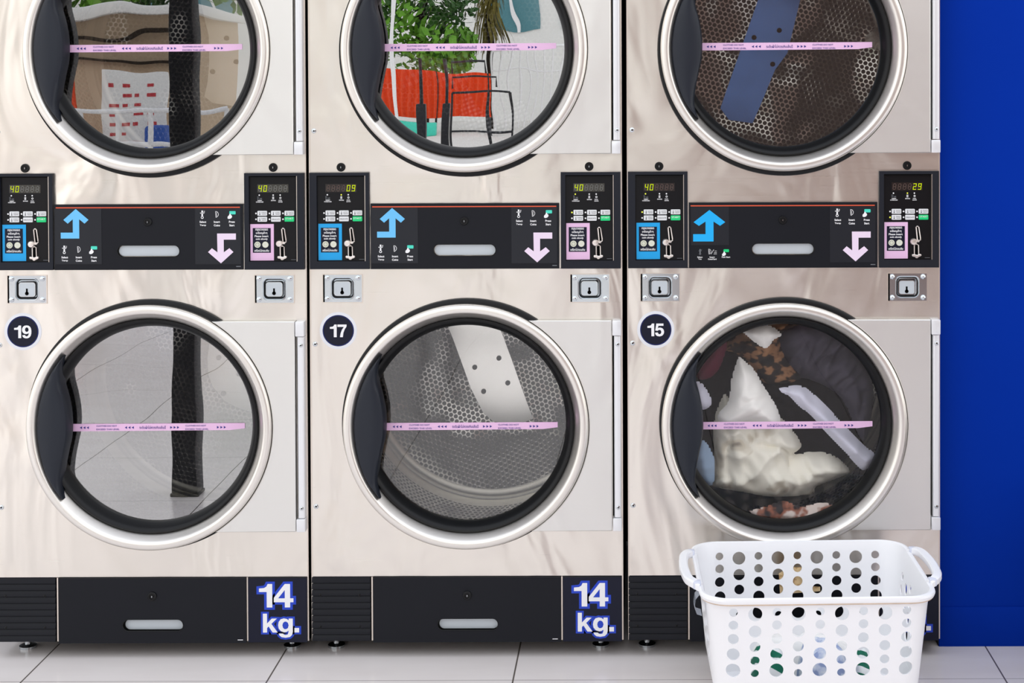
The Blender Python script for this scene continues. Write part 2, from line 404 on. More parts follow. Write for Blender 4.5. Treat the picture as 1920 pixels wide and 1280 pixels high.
def glyphs(mb, word, x0, z0, x1, z1, y, m, grow=0.0):
    """bold block lettering; cap height runs from z0 to z1"""
    adv = 0; tot = sum(G_[c][2] for c in word[:-1]) + max(p[0] for p in G_[word[-1]][0]); sx = (x1 - x0) / tot; sz = (z1 - z0) / 100.0
    for c in word:
        o, h, a = G_[c]
        if grow: o = inset(o, -grow); h = None
        loops = [[Vector((p[0], p[1], 0)) for p in o]] + ([[Vector((p[0], p[1], 0)) for p in h]] if h else [])
        tri = tessellate_polygon(loops); pts = [p for l in loops for p in l]
        mb.add([(x0 + (adv + p.x) * sx, y, z0 + p.y * sz) for p in pts], [list(t) for t in tri], m); adv += a

_cache = {}
def part(name, key, build, parent=None, loc=(0, 0, 0), smooth=35, fix=True, rot=None):
    """one mesh object; the mesh is shared by every part with the same key"""
    if key is None or key not in _cache:
        mb = MB(); build(mb); me = mb.mesh(name, smooth, fix)
        if key is not None: _cache[key] = me
    else: me = _cache[key]
    o = bpy.data.objects.new(name, me); COL.objects.link(o); o.location = loc
    if rot: o.rotation_euler = rot
    if parent: o.parent = parent
    return o
def tag(o, label, cat, group=None, kind=None):
    if label: o['label'] = label
    if cat: o['category'] = cat
    if group: o['group'] = group
    if kind: o['kind'] = kind
    return o
def thing(name, label, cat, loc, group=None, rz=0):
    o = bpy.data.objects.new(name, None); COL.objects.link(o); o.location = loc; o.rotation_euler = (0, 0, rz)
    o.empty_display_size = 0.1
    return tag(o, label, cat, group)
def struct(name, build, **kw):
    o = part(name, None, build, **kw); o['kind'] = 'structure'; return o

# ------------------------------------------------------------------ the stacked dryer
W2 = 0.398            # half width of a machine
ZL, ZU = 0.594, 1.552 # heights of the two door centres
U = 0.0002332         # drawing unit of the panel artwork

def b_cabinet(mb):
    S, D = M['steel'], M['side']
    for zc, z0, z1 in ((ZL, 0.2075, 0.9000), (ZU, 0.9945, 1.93)):
        mb.plate((-W2, z0, W2, z1), circle(0, zc, 0.287), 0.0, 0.012, S)
        mb.lathe([(0.287, 0.0), (0.288, 0.01), (0.30, 0.05), (0.30, 0.085)], M['black'], 0, zc)
    # strip above the lower door with the two lock openings
    xs = (-W2, -0.3643, -0.2643, 0.2653, 0.3653, W2)
    for i in range(5):
        if i % 2 == 0: mb.rect(xs[i], 0.9, xs[i + 1], 0.9935, 0.0, S)
        else: mb.rect(xs[i], 0.9, xs[i + 1], 0.9075, 0.0, S); mb.rect(xs[i], 0.9785, xs[i + 1], 0.9935, 0.0, S)
    # sides, back, top and the recessed base behind the kick panels
    mb.box(-W2, 0.012, 0.042, -W2 + 0.003, 0.90, 1.93, D); mb.box(W2 - 0.003, 0.012, 0.042, W2, 0.90, 1.93, D)
    mb.box(-W2, 0.897, 0.042, W2, 0.90, 1.93, D); mb.box(-W2, 0.012, 1.927, W2, 0.90, 1.93, D)
    mb.box(-W2, 0.006, 0.042, W2, 0.90, 0.2075, D)
    # bright folded edges running up both sides and between the kick panels
    for x in (-W2, W2 - 0.0035): mb.box(x, -0.001, 0.043, x + 0.0035, 0.006, 1.93, M['edge'])
    for x in (-0.2450, 0.2395): mb.box(x, -0.001, 0.043, x + 0.0035, 0.006, 0.2065, M['edge'])

def b_collar(mb): mb.lathe([(0.290, 0.0), (0.292, -0.006), (0.300, -0.010), (0.315, -0.010), (0.3195, -0.007), (0.321, 0.0)], M['black'], n=128)

def b_ring(mb):
    mb.lathe([(0.3075, 0.0), (0.3115, -0.006), (0.3120, -0.019), (0.3110, -0.0255), (0.3080, -0.0298), (0.3030, -0.0318), (0.2965, -0.0322), (0.2930, -0.0312), (0.2905, -0.0290),
              (0.2870, -0.0245), (0.2810, -0.0155), (0.2765, -0.0080), (0.2745, -0.0030), (0.273, 0.020)], M['ring'], n=160)
def b_gasket(mb):
    mb.lathe([(0.2755, 0.018), (0.2752, 0.000), (0.2735, -0.005), (0.2700, -0.007), (0.2655, -0.005), (0.2605, 0.001), (0.2560, 0.010), (0.2525, 0.019), (0.2515, 0.026), (0.252, 0.034)], M['black'], n=128)
def b_glass(mat):
    def f(mb): mb.disc(0, 0, 0.2535, 0.030, mat, 128)
    return f
HL = [(-0.2121, 0.1846), (-0.2484, 0.1372), (-0.2741, 0.0738), (-0.2840, 0.0104), (-0.2799, -0.0467), (-0.2657, -0.1039), (-0.2438, -0.1485), (-0.2167, -0.1791)]
HR = [(-0.2121, 0.1846), (-0.2231, 0.1498), (-0.2236, 0.1117), (-0.2140, 0.0736), (-0.2067, 0.0292), (-0.2070, -0.0216), (-0.2148, -0.0596), (-0.2235, -0.1041), (-0.2268, -0.1422), (-0.2167, -0.1791)]
def b_handle(mb):
    L, R = smoothline(HL, 5), smoothline(HR, 4)
    n = 40
    def samp(pl, t):
        z0, z1 = pl[0][1], pl[-1][1]; z = z0 + (z1 - z0) * t
        for i in range(len(pl) - 1):
            a, b = pl[i], pl[i + 1]
            if (a[1] >= z >= b[1]): 
                u = (z - a[1]) / (b[1] - a[1] or 1); return a[0] + (b[0] - a[0]) * u, z
        return pl[-1]
    rows = []
    for i in range(n + 1):
        t = i / n; (xl, z), (xr, _) = samp(L, t), samp(R, t)
        if xr - xl < 0.0008: xr = xl + 0.0008
        row = []
        for k, (u, y) in enumerate(((0, 0.012), (0, -0.022), (0.05, -0.0285), (0.2, -0.0325), (0.5, -0.034), (0.8, -0.031), (0.95, -0.0255), (1, -0.018), (1, 0.016))):
            row.append((xl + (xr - xl) * u, y, z))
        rows.append(row)
    k = 9; vs = [p for r in rows for p in r]
    fs = [[i * k + j, i * k + j + 1, (i + 1) * k + j + 1, (i + 1) * k + j] for i in range(n) for j in range(k - 1)]
    fs += [list(range(k)), list(range(n * k, n * k + k))]
    fs += [[i * k, (i + 1) * k, (i + 1) * k + k - 1, i * k + k - 1] for i in range(n)]
    mb.add(vs, fs, M['slate'])
def b_hingeplate(mb):
    r = 0.3135; a0, a1 = math.asin(0.269 / r), -math.asin(0.266 / r)
    arc = [(r * math.cos(a0 + (a1 - a0) * i / 48), r * math.sin(a0 + (a1 - a0) * i / 48)) for i in range(49)]
    mb.bevprism(arc + [(0.3705, -0.266), (0.3705, 0.269)], -0.022, -0.002, M['plate'], 0.0018)
def b_hinge(mb):
    mb.box(0.3725, -0.0245, 0.2310, 0.3950, 0.0, 0.269, M['hinge'], 0.002); mb.box(0.3725, -0.0245, -0.266, 0.3950, 0.0, -0.2335, M['hinge'], 0.002)
    mb.box(0.3722, -0.003, -0.2325, 0.3764, 0.0, 0.2300, M['void'])
    pts = [(0.3762, 0.0)] + [(0.3848 - 0.0086 * math.copysign(abs(math.cos(PI * i / 12)) ** 0.6, math.cos(PI * i / 12)), -0.014 - 0.0062 * math.sin(PI * i / 12) ** 0.7) for i in range(13)] + [(0.3934, 0.0)]
    n = len(pts); vs = [(x, y, -0.2315) for x, y in pts] + [(x, y, 0.2295) for x, y in pts]
    mb.add(vs, [[i, (i + 1) % n, n + (i + 1) % n, n + i] for i in range(n)] + [list(range(n)), list(range(n, 2 * n))], M['hinge'])
    for z in (0.2085, -0.2065): screw_geo(mb, 0.3856, z, 0.0055, -0.0198)
def screw_geo(mb, x, z, r, y, m=None):
    m = m or M['chrome']
    mb.lathe([(r, y), (r * 0.9, y - r * 0.25), (r * 0.55, y - r * 0.42), (0.0001, y - r * 0.45)], m, x, z, 18)
    mb.disc(x + 0.0004, z, r * 0.32, y - r * 0.47, M['void'], 8)
def b_screw(mb): screw_geo(mb, 0, 0, 0.0066, 0.0)
def b_tape(dark):
    def f(mb):
        k = 0.0002823; zc = 0.0
        X = lambda u: (u - 878) * k          # artwork x, 0 at the middle of the glass
        Z = lambda v: (185 - v) * k + zc
        y = 0.0285
        end = [(97, 154), (1694, 150), (1694, 198), (1560, 214), (97, 222)]
        mb.poly([(X(a), Z(b)) for a, b in end], y, M['tape'])
        def arrows(x0, d):
            for i in range(3):
                a = x0 + i * 31
                p = [(a, 188), (a + 20, 176), (a + 20, 200)] if d < 0 else [(a + 20, 188), (a, 176), (a, 200)]
                mb.poly([(X(u), Z(v)) for u, v in p], y - 0.0006, M['navy2'])
        arrows(193, -1); arrows(602, -1); arrows(1015, 1); arrows(1440, 1)
        for x0 in (343, 1153):
            mb.text('CLOTHES DO NOT', X(x0), Z(180), X(x0 + 188), Z(166), y - 0.0006, M['navy2'], 0.01)
            mb.text('EXCEED THIS LEVEL', X(x0), Z(211), X(x0 + 210), Z(197), y - 0.0006, M['navy2'], 0.01)
        mb.text('ระดับผ้าไม่ควรเกินเส้นนี้', X(735), Z(200), X(974), Z(172), y - 0.0006, M['navy2'], 0.01)
    return f

def b_drum(ang):
    def f(mb):
        R, y0, y1, n = 0.377, 0.085, 0.655, 96
        # rolled front ring
        mb.lathe([(0.300, y0), (0.300, y0 - 0.004), (0.372, y0 - 0.004), (R, y0 + 0.004)], M['drumplain'], n=n)
        ys = [y0 + 0.004, 0.11, 0.585, y1]
        for q, mat in ((0, M['drumplain']), (1, M['drum']), (2, M['drumplain'])):
            vs, fs, uv = [], [], []
            for i in range(n + 1):
                a = 2 * PI * i / n + ang
                for y in (ys[q], ys[q + 1]): vs.append((R * math.cos(a), y, R * math.sin(a))); uv.append((R * 2 * PI * i / n * 0.99964, y * 0.62))
            for i in range(n): fs.append([2 * i, 2 * i + 1, 2 * i + 3, 2 * i + 2])
            mb.add(vs, fs, mat, uv)
        # rounded seam, plain margin, perforated back sheet
        mb.lathe([(R, y1), (0.372, y1 + 0.006), (0.366, y1 + 0.004), (0.360, y1), (0.344, y1)], M['drumplain'], n=n)
        vs, fs, uv = [], [], []
        rs = [0.0, 0.10, 0.20, 0.344]
        for r in rs[1:]:
            for i in range(n):
                a = 2 * PI * i / n; x, z = r * math.cos(a), r * math.sin(a); vs.append((x, y1, z))
                uv.append((x * math.cos(ang) - z * math.sin(ang), x * math.sin(ang) + z * math.cos(ang)))
        fs.append(list(range(n)))
        for k in range(2):
            fs += [[k * n + i, k * n + (i + 1) % n, (k + 1) * n + (i + 1) % n, (k + 1) * n + i] for i in range(n)]
        mb.add(vs, fs, M['drum'], uv)
        mb.lathe([(0.398, 0.66), (0.38, 0.70)], M['void'], n=24)
    return f
def b_spoke(pts, mat):
    def f(mb): mb.prism(pts, 0.652, 0.654, mat)
    return f
def b_bolt(mb):
    mb.lathe([(0.0075, 0.652), (0.0072, 0.648), (0.0045, 0.647), (0.0001, 0.647)], M['void'], n=18)
def b_baffle(ang):
    def f(mb):
        ca, sa = math.cos(ang), math.sin(ang)
        prof = [(-0.05, 0.0), (-0.022, 0.060), (-0.010, 0.072), (0.010, 0.072), (0.022, 0.060), (0.05, 0.0)]
        pt = lambda t, h, y: ((0.374 - h) * ca - t * sa, y, (0.374 - h) * sa + t * ca)
        n = len(prof); vs = [pt(t, h, 0.12) for t, h in prof] + [pt(t, h, 0.645) for t, h in prof]
        mb.add(vs, [[i, i + 1, n + i + 1, n + i] for i in range(n - 1)] + [list(range(n)), list(range(n, 2 * n))], M['drumplain'])
    return f

# ---- control panel (coin unit)
def b_panel_bezel(left):
    def f(mb):
        w, h = 650 * U, 1050 * U
        x0, x1 = (80, 609) if left else (50, 575)
        hole = rrect((x0 + x1) / 2 * U, -498 * U, (x1 - x0) * U, 934 * U, 0.0012, 2)
        mb.plate((0, -h, w, 0), hole, -0.0105, 0.002, M['bezel'], -0.0015, M['bezel'])
        mb.box((x1 - 6) * U, -0.0108, -963 * U, x1 * U, -0.001, -32 * U, M['edge'])       # bright strip paints in the light on the right inner edge
        mb.box(x0 * U, -0.0100, -42 * U, x1 * U, -0.001, -30 * U, M['void'])
    return f
def panel_art(left): return 34 if left else 0
def seg_digit(mb, ch, x, z, w, h, y, on, off, dot=False):
    segs = {'0': 'abcdef', '2': 'abged', '4': 'fgbc', '9': 'abcdfg', '8': 'abcdefg', ' ': ''}[ch]
    t = h * 0.13; sl = 0.12
    rects = dict(a=(0, h - t, w, h), g=(t * 0.4, h / 2 - t / 2, w - t * 0.4, h / 2 + t / 2), d=(0, 0, w, t), f=(0, h / 2, t, h), b=(w - t, h / 2, w, h), e=(0, 0, t, h / 2), c=(w - t, 0, w, h / 2))
    for k, (a, b, c, d) in rects.items():
        mat = on if k in segs else off
        if mat is None: continue
        e = t * 0.12
        pts = [(a + e, b + e), (c - e, b + e), (c - e, d - e), (a + e, d - e)]
        mb.poly([(x + px + pz * sl, z + pz) for px, pz in pts], y - (0.0003 if k in segs else 0), mat)
def b_display(left, digits, grey):
    def f(mb):
        d = panel_art(left); X = lambda u: (u + d) * U; Z = lambda v: -v * U
        mb.prism([(X(138), Z(212)), (X(476), Z(212)), (X(476), Z(124)), (X(138), Z(124))], -0.0006, 0.0008, M['dispbgg' if grey else 'dispbg'])
        for i, ch in enumerate(digits):
            seg_digit(mb, ch, X(146 + i * 55), Z(204), 38 * U, 70 * U, -0.0011, M['lit'], M['unlitg' if grey else 'unlit'])
    return f
def icon_thermo(mb, X, Z, u, v, h, m, y):
    r = h * 0.16
    mb.lathe([(r * U, y), (r * 0.55 * U, y)], m, X(u), Z(v + h * 0.34), 14)
    mb.rect(X(u - r * 0.55), Z(v + h * 0.2), X(u + r * 0.55), Z(v - h * 0.45), y, m)
    mb.rect(X(u - r * 1.5), Z(v - h * 0.12), X(u + r * 1.5), Z(v - h * 0.2), y, m)
    for q in (0.0, -0.1): mb.rect(X(u + r), Z(v - h * 0.25 + q * h), X(u + r * 1.9), Z(v - h * 0.29 + q * h), y, m)
def icon_coin(mb, X, Z, u, v, h, m, y):
    out = [(u - h * 0.22, v - h * 0.5), (u + h * 0.08, v - h * 0.42), (u + h * 0.26, v - h * 0.1), (u + h * 0.2, v + h * 0.22), (u - h * 0.05, v + h * 0.45), (u - h * 0.16, v + h * 0.5)]
    t = h * 0.07
    for i in range(len(out)):
        (a, b), (c, d) = out[i], out[(i + 1) % len(out)]
        L = math.hypot(c - a, d - b) or 1; nx, nz = -(d - b) / L * t / 2, (c - a) / L * t / 2
        mb.poly([(X(p), Z(q)) for p, q in ((a + nx, b + nz), (c + nx, d + nz), (c - nx, d - nz), (a - nx, b - nz))], y, m)
    mb.rect(X(u - h * 0.09), Z(v + h * 0.3), X(u - h * 0.03), Z(v - h * 0.3), y, m)
def icon_press(mb, X, Z, u, v, h, y, green):
    mb.poly([(X(a), Z(b)) for a, b in rr_pts(u + h * 0.12, v - h * 0.25, h * 0.95, h * 0.5, h * 0.1)], y, green)
    hand = [(-0.62, 0.62), (-0.62, 0.35), (-0.4, 0.12), (-0.32, -0.12), (-0.18, -0.12), (-0.12, 0.1), (0.02, 0.16), (0.06, 0.4), (-0.12, 0.62), (-0.4, 0.7)]
    mb.poly([(X(u + a * h), Z(v + b * h)) for a, b in hand], y - 0.0003, M['white'])
def rr_pts(cx, cz, w, h, r): return rrect(cx, cz, w, h, r, 4)
def b_face(left, leds, dots):
    """glossy face film with its printed legends, lamps and key dots"""
    def f(mb):
        d = panel_art(left); X = lambda u: (u + d) * U; Z = lambda v: -v * U
        x0, x1 = (78, 611) if left else (48, 577)
        mb.prism([(x0 * U, -967 * U), (x1 * U, -967 * U), (x1 * U, -29 * U), (x0 * U, -29 * U)], 0.0, 0.0015, M['face'])
        y = -0.0006; w = M['white']
        for i, u in enumerate((158, 310, 386)):
            mb.disc(X(u), Z(241), 8 * U, y, M['ledlit'] if i in leds else w, 12)
        # coin/card, heat and fan pictograms
        icon_coin(mb, X, Z, 146, 272, 32, M['dim'], y)
        mb.rect(X(160), Z(284), X(186), Z(280), y, M['dim']); mb.rect(X(166), Z(276), X(188), Z(273), y, M['dim'])
        for v in (262, 272, 282): mb.rect(X(300), Z(v + 3), X(320), Z(v - 3), y, w)
        mb.lathe([(11 * U, y), (6 * U, y)], w, X(388), Z(272), 14)
        mb.text('INSERT', X(140), Z(306), X(188), Z(294), y, w, 0.03); mb.text('COINS/CARD', X(122), Z(322), X(204), Z(310), y, w, 0.03)
        mb.text('DRYING', X(286), Z(306), X(338), Z(294), y, w, 0.03)
        mb.text('COOL', X(368), Z(304), X(406), Z(293), y, w, 0.03); mb.text('DOWN', X(366), Z(322), X(410), Z(310), y, w, 0.03)
        for r_, v in enumerate((440, 504)):
            for c_, u in enumerate((121, 268, 415)):
                mb.disc(X(u), Z(v), 9 * U, y, M['ledlit'] if (r_, c_) in dots else w, 12)
        mb.rect(X(500), Z(948), X(556), Z(944), y, M['dim'])
    return f
def b_button(label, col, icon):
    def f(mb):
        mb.bevprism(rrect(0, 0, 105 * U, 54 * U, 9 * U, 4), -0.0022, 0.001, col, 0.0008)
        X = lambda u: u * U; Z = lambda v: -v * U; y = -0.0026
        ink = M['white'] if col == M['green'] else M['blacktxt']
        if icon: 
            mb.disc(X(-26), Z(12), 6 * U, y, M['blacktxt'], 10); mb.rect(X(-28.5), Z(12), X(-23.5), Z(-16), y, M['blacktxt'])
        L = label.split(' ')
        x0 = -6 if icon else -42
        if len(L) == 2:
            mb.text(L[0], X(x0), Z(-4), X(44), Z(-14), y, ink, 0.0); mb.text(L[1], X(x0), Z(14), X(44), Z(4), y, ink, 0.0)
        else: mb.text(L[0], X(x0), Z(2) if ink == M['white'] else Z(7), X(44) if x0 < -10 else X(44), Z(-16) if ink == M['white'] else Z(-7), y, ink, 0.0)
    return f
def b_sticker(col):
    def f(mb):
        X = lambda u: u * U; Z = lambda v: -v * U
        mb.prism([(X(0), Z(399)), (X(256), Z(398)), (X(256), Z(0)), (X(0), Z(1))], -0.0008, 0.0005, col)
        mb.rect(X(27), Z(313), X(223), Z(44), -0.0012, M['navy'])
        y = -0.0016; w = M['white']
        mb.text('กรุณาหยอด', X(57), Z(80), X(192), Z(50), y, w, 0.02); mb.text('เหรียญช้าๆ', X(62), Z(114), X(186), Z(82), y, w, 0.02)
        mb.text('Please insert', X(48), Z(143), X(198), Z(121), y, w, 0.025); mb.text('coin slowly', X(60), Z(178), X(190), Z(152), y, w, 0.025)
        for u in (78, 164):
            mb.disc(X(u), Z(225), 34 * U, y, M['coin'], 24); mb.lathe([(22 * U, y - 0.0003), (18 * U, y - 0.0003)], M['dim'] if u == 78 else M['badge'], X(u), Z(225), 20)
        mb.text('เครื่องไม่ทอนเงิน', X(45), Z(302), X(204), Z(274), y, w, 0.02)
    return f
def b_coinslot(mb):
    X = lambda u: u * U; Z = lambda v: -v * U; m = M['brass']
    ring = [(402, 612), (410, 603), (424, 603), (432, 612), (450, 735), (450, 750), (440, 757), (424, 757), (416, 748)]
    mb.tube([(X(u), -0.0025, Z(v)) for u, v in ring], 7 * U, m, 8, True)
    mb.poly([(X(u), Z(v)) for u, v in ring], -0.0008, M['void'])
    mb.lathe([(38 * U, 0.0), (37 * U, -0.005), (30 * U, -0.0075), (12 * U, -0.0082), (0.0001, -0.0082)], m, X(376), Z(770), 28)
    mb.box(X(398), -0.004, Z(775), X(438), 0.0, Z(752), m, 0.0008)
    low = [(386, 930), (384, 812), (394, 800), (412, 796), (428, 808), (430, 930)]
    mb.tube([(X(u), -0.0025, Z(v)) for u, v in low], 6 * U, m, 8)
    mb.rect(X(386), Z(930), X(428), Z(806), -0.0008, M['void'])
    cup = [(356, 915), (362, 905), (392, 908), (412, 914), (440, 903), (455, 906), (458, 920), (448, 930), (430, 936), (416, 948), (400, 948), (388, 934), (362, 930)]
    mb.bevprism([(X(u), Z(v)) for u, v in cup], -0.007, 0.0, m, 0.0012)
def control_panel(P_, left, x, z, cfg):
    """x,z: upper left corner of the bezel in the machine frame"""
    pb = part('control_panel', ('bezel', left), b_panel_bezel(left), P_, (x, 0, z))
    part('face_plate', ('face', left, cfg['leds'], cfg['dots']), b_face(left, cfg['leds'], cfg['dots']), pb, (0, -0.0035, 0))
    part('display', ('disp', left, cfg['digits'], cfg['grey']), b_display(left, cfg['digits'], cfg['grey']), pb, (0, -0.0035, 0))
    d = panel_art(left)
    names = (('HIGH TEMP', 1), ('LOW TEMP', 1), ('NO HEAT', 1), ('MED TEMP', 1), ('DELICATE', 0), ('START', 0))
    for i, (t, ic) in enumerate(names):
        u, v = (190, 338, 485)[i % 3] + d, (439, 504)[i // 3]
        col = M['green'] if t == 'START' else M['button']
        o = part('button', ('button', t), b_button(t, col, ic), pb, (u * U, -0.0035, -v * U))
        if t == 'START': o['label'] = 'green start button'
    s = part('coin_sticker', ('sticker', left), b_sticker(M['stkblue'] if left else M['pink']), pb, ((58 + d) * U, -0.0035, -556 * U))
    s['label'] = 'blue coin instruction sticker' if left else 'pink coin instruction sticker'
    part('coin_slot', 'coinslot', b_coinslot, pb, (d * U, -0.0035, 0))

# ---- centre service panel between the two coin units
def slot_poly(cx, cz, w, h): return rrect(cx, cz, w, h, h / 2 - 1e-5, 10)
def b_service(old):
    def f(mb):
        X = lambda u: u * U; Z = lambda v: -v * U
        sx0, sx1 = 683, 1363
        h = slot_poly(X((sx0 + sx1) / 2), Z(510), X(sx1 - sx0), 130 * U)
        mb.plate((0, Z(714), X(2052), 0), h, -0.004, 0.006, M['panel'], 0.0038, M['void'])
        mb.rect(X(18), Z(41), X(2023), Z(29), -0.0045, M['orange'])
        mb.tube([(X(0) + a, -0.0042, b) for a, b in [(p[0], p[1]) for p in h]], 0.0011, M['black'], 6, True)
        mb.rect(X(1978), Z(684), X(2028), Z(676), -0.0045, M['dim'])
        if old:
            y = -0.0046
            icon_thermo(mb, X, Z, 120, 536, 66, M['dim'], y); icon_coin(mb, X, Z, 225, 534, 56, M['white'], y)
            mb.poly([(X(a), Z(b)) for a, b in ((236, 562), (241, 562), (272, 512), (267, 512))], y, M['white'])
            for v in (528, 546, 560): mb.rect(X(268 + (560 - v) * 0.3), Z(v + 2), X(302), Z(v - 2), y, M['white'])
            icon_press(mb, X, Z, 398, 540, 62, y, M['green'])
            for t, u, v in (('Select', 118, 594), ('Temp', 118, 616), ('Insert', 252, 594), ('Coins/Card', 252, 616), ('Push Start', 402, 594)):
                wd = len(t) * 9.2; mb.text(t, X(u - wd / 2), Z(v + 8), X(u + wd / 2), Z(v - 8), y, M['white'], 0.03)
    return f
def b_slot_plate(w, h, y0):
    def f(mb): mb.prism(slot_poly(0, 0, w, h), y0, y0 + 0.002, M['zinc'])
    return f
def b_lock(r, dark=True):
    def f(mb):
        m = M['black']
        mb.lathe([(r, 0.0), (r, -0.003), (r * 0.88, -0.0045), (r * 0.62, -0.0045), (r * 0.58, -0.003), (r * 0.34, -0.003), (r * 0.32, -0.005), (0.0001, -0.005)], m, 0, 0, 28)
        mb.rect(-r * 0.06, -r * 0.2, r * 0.06, r * 0.2, -0.0053, M['chrome'])
    return f
ARROW_UP = [(236, 48), (375, 167), (331, 208), (273, 160), (273, 370), (71, 370), (71, 305), (203, 305), (203, 160), (148, 208), (101, 167)]
ARROW_UPC = [(223, 80), (395, 213), (338, 253), (267, 206), (267, 423), (45, 423), (45, 343), (180, 343), (180, 206), (108, 253), (50, 213)]
ARROW_DN = [(1773, 320), (1978, 320), (1978, 387), (1845, 387), (1845, 525), (1906, 480), (1950, 522), (1813, 645), (1673, 522), (1716, 480), (1776, 525)]
def three_steps(mb, X, Z, us, tu, v, t1, t2, y):
    icon_thermo(mb, X, Z, us[0], v, 96, M['white'], y); icon_coin(mb, X, Z, us[1], v, 66, M['white'], y); icon_press(mb, X, Z, us[2], v, 72, y, M['teal'])
    for (a, b), u in zip((('Select', 'Temp'), ('Insert', 'Coins'), ('Press', 'Start')), tu):
        for t, vv in ((a, t1), (b, t2)):
            wd = {'Select': 72, 'Temp': 68, 'Insert': 66, 'Coins': 68, 'Press': 64, 'Start': 56}[t]
            mb.text(t, X(u - wd / 2), Z(vv + 11), X(u + wd / 2), Z(vv - 12), y, M['white'], 0.03)
def b_up_sticker(old):
    def f(mb):
        X = lambda u: u * U; Z = lambda v: -v * U; y = -0.0052
        if old:
            mb.rect(X(20), Z(463), X(435), Z(44), -0.0047, M['film']); mb.poly([(X(u), Z(v)) for u, v in ARROW_UPC], y, M['blueC'])
        else:
            mb.rect(X(6), Z(650), X(515), Z(44), -0.0047, M['film']); mb.poly([(X(u), Z(v)) for u, v in ARROW_UP], y, M['blueA'])
            three_steps(mb, X, Z, (108, 266, 424), (113, 266, 430), 490, 575, 612, y)
    return f
def b_down_sticker(mb):
    X = lambda u: u * U; Z = lambda v: -v * U; y = -0.0052
    mb.rect(X(1533), Z(655), X(2030), Z(45), -0.0047, M['film'])
    mb.poly([(X(u), Z(v)) for u, v in ARROW_DN], y, M['lilac'])
    three_steps(mb, X, Z, (1613, 1773, 1934), (1620, 1772, 1935), 112, 193, 231, y)

# ---- lower front hardware
def b_lockplate(mb):
    m = M['chrome']; K = 0.000198
    w, h = 518 * K, 373 * K
    # folded frame, dished plate, embossed cup and keyhole
    o, i2 = rrect(0, 0, w, h, 0.001, 2), rrect(0, 0, w - 0.004, h - 0.004, 0.001, 2)
    n = len(o); vs = [(x, 0.0, z) for x, z in o] + [(x, -0.0015, z) for x, z in o] + [(x, -0.0015, z) for x, z in i2] + [(x, 0.0, z) for x, z in i2]
    mb.add(vs, [[k + i, k + (i + 1) % n, k + n + (i + 1) % n, k + n + i] for k in (0, n, 2 * n) for i in range(n)], M['edge'])
    mb.box(-w / 2 + 0.0015, -0.0006, -h / 2 + 0.002, -w / 2 + 0.006, 0.0, h / 2 - 0.002, M['void'])
    hole = rrect(0.0, 0.0, 0.0618, 0.0575, 0.013, 5)
    mb.plate((-w / 2 + 0.006, -h / 2 + 0.002, w / 2 - 0.002, h / 2 - 0.002), hole, -0.001, 0.0, m)
    prev = hole; lv = [(0.060, 0.0557, 0.0125, -0.0032), (0.0575, 0.0532, 0.012, -0.0030), (0.0545, 0.0500, 0.011, 0.0), (0.0505, 0.0455, 0.0095, 0.006), (0.0475, 0.042, 0.008, 0.0075), (0.0455, 0.0400, 0.008, 0.0045), (0.0425, 0.0370, 0.007, 0.002), (0.0385, 0.033, 0.005, 0.002)]
    py = -0.001
    for a, b, r, y in lv:
        cur = rrect(-0.001 if a < 0.047 else 0.0, -0.001 if a < 0.047 else 0, a, b, r, 5); n = len(cur)
        mb.add([(x, py, z) for x, z in prev] + [(x, y, z) for x, z in cur], [[i, (i + 1) % n, n + (i + 1) % n, n + i] for i in range(n)], M['side'] if y == 0.006 else m)  # one dark level paints the dark reflection into the cup wall
        prev, py = cur, y
    mb.poly(prev, py, M['zinc'])
    kx, kz = -0.0015, -0.011
    key = circle(kx, kz, 0.0048, 14); mb.poly(key, py - 0.0006, M['void'])
    mb.rect(kx - 0.0022, kz, kx + 0.0022, kz + 0.0125, py - 0.0006, M['void'])
def b_rivet(mb): mb.lathe([(0.0068, -0.001), (0.0062, -0.0032), (0.004, -0.0048), (0.0001, -0.0054)], M['chrome'], n=20)
def b_badge(num):
    def f(mb):
        mb.lathe([(0.0474, 0.0), (0.0474, -0.0008), (0.0400, -0.0010)], M['badge'], n=56); mb.disc(0, 0, 0.0402, -0.0009, M['navy'], 56)
        mb.lathe([(0.0386, -0.0013), (0.0382, -0.0013)], M['royal'], n=56)
        w = {'19': 0.0440, '17': 0.0425, '15': 0.0425}[num]
        glyphs(mb, num, -w / 2, -0.0165, w / 2, 0.0158, -0.0016, M['white'])
    return f
def b_vent(mb):
    z0, z1, x0, x1 = 0.0415, 0.2065, -0.397, -0.2480
    n = 10; p = (z1 - z0) / n; prof = [(0.004, z1)]
    for i in range(n):
        a = z1 - i * p
        prof += [(-0.0015, a - 0.0006), (-0.0045, a - p + 0.0035), (-0.0045, a - p + 0.0022), (-0.0005, a - p + 0.0008)]
    prof.append((0.004, z0)); k = len(prof)
    vs = [(x0, y, z) for y, z in prof] + [(x1, y, z) for y, z in prof]
    mb.add(vs, [[i, (i + 1) % k, k + (i + 1) % k, k + i] for i in range(k)] + [list(range(k)), list(range(k, 2 * k))], M['panel'])
def b_smallscrew(mb): screw_geo(mb, 0, 0, 0.0036, 0.0, M['black'])
def b_drawer(mb):
    x0, x1, z0, z1 = -0.2399, 0.2386, 0.0400, 0.2060
    h = slot_poly(0.0012, 0.0853, 0.1545, 0.0300)
    mb.plate((x0, z0, x1, z1), h, -0.0055, 0.004, M['panel'], 0.006, M['void'])
    mb.tube([(a, -0.0057, b) for a, b in h], 0.0011, M['black'], 6, True)
    mb.box(x0, -0.0058, z0, x1, 0.003, z0 + 0.0012, M['bezel']); mb.rect(0.217, 0.0465, 0.2305, 0.0482, -0.0059, M['white'])
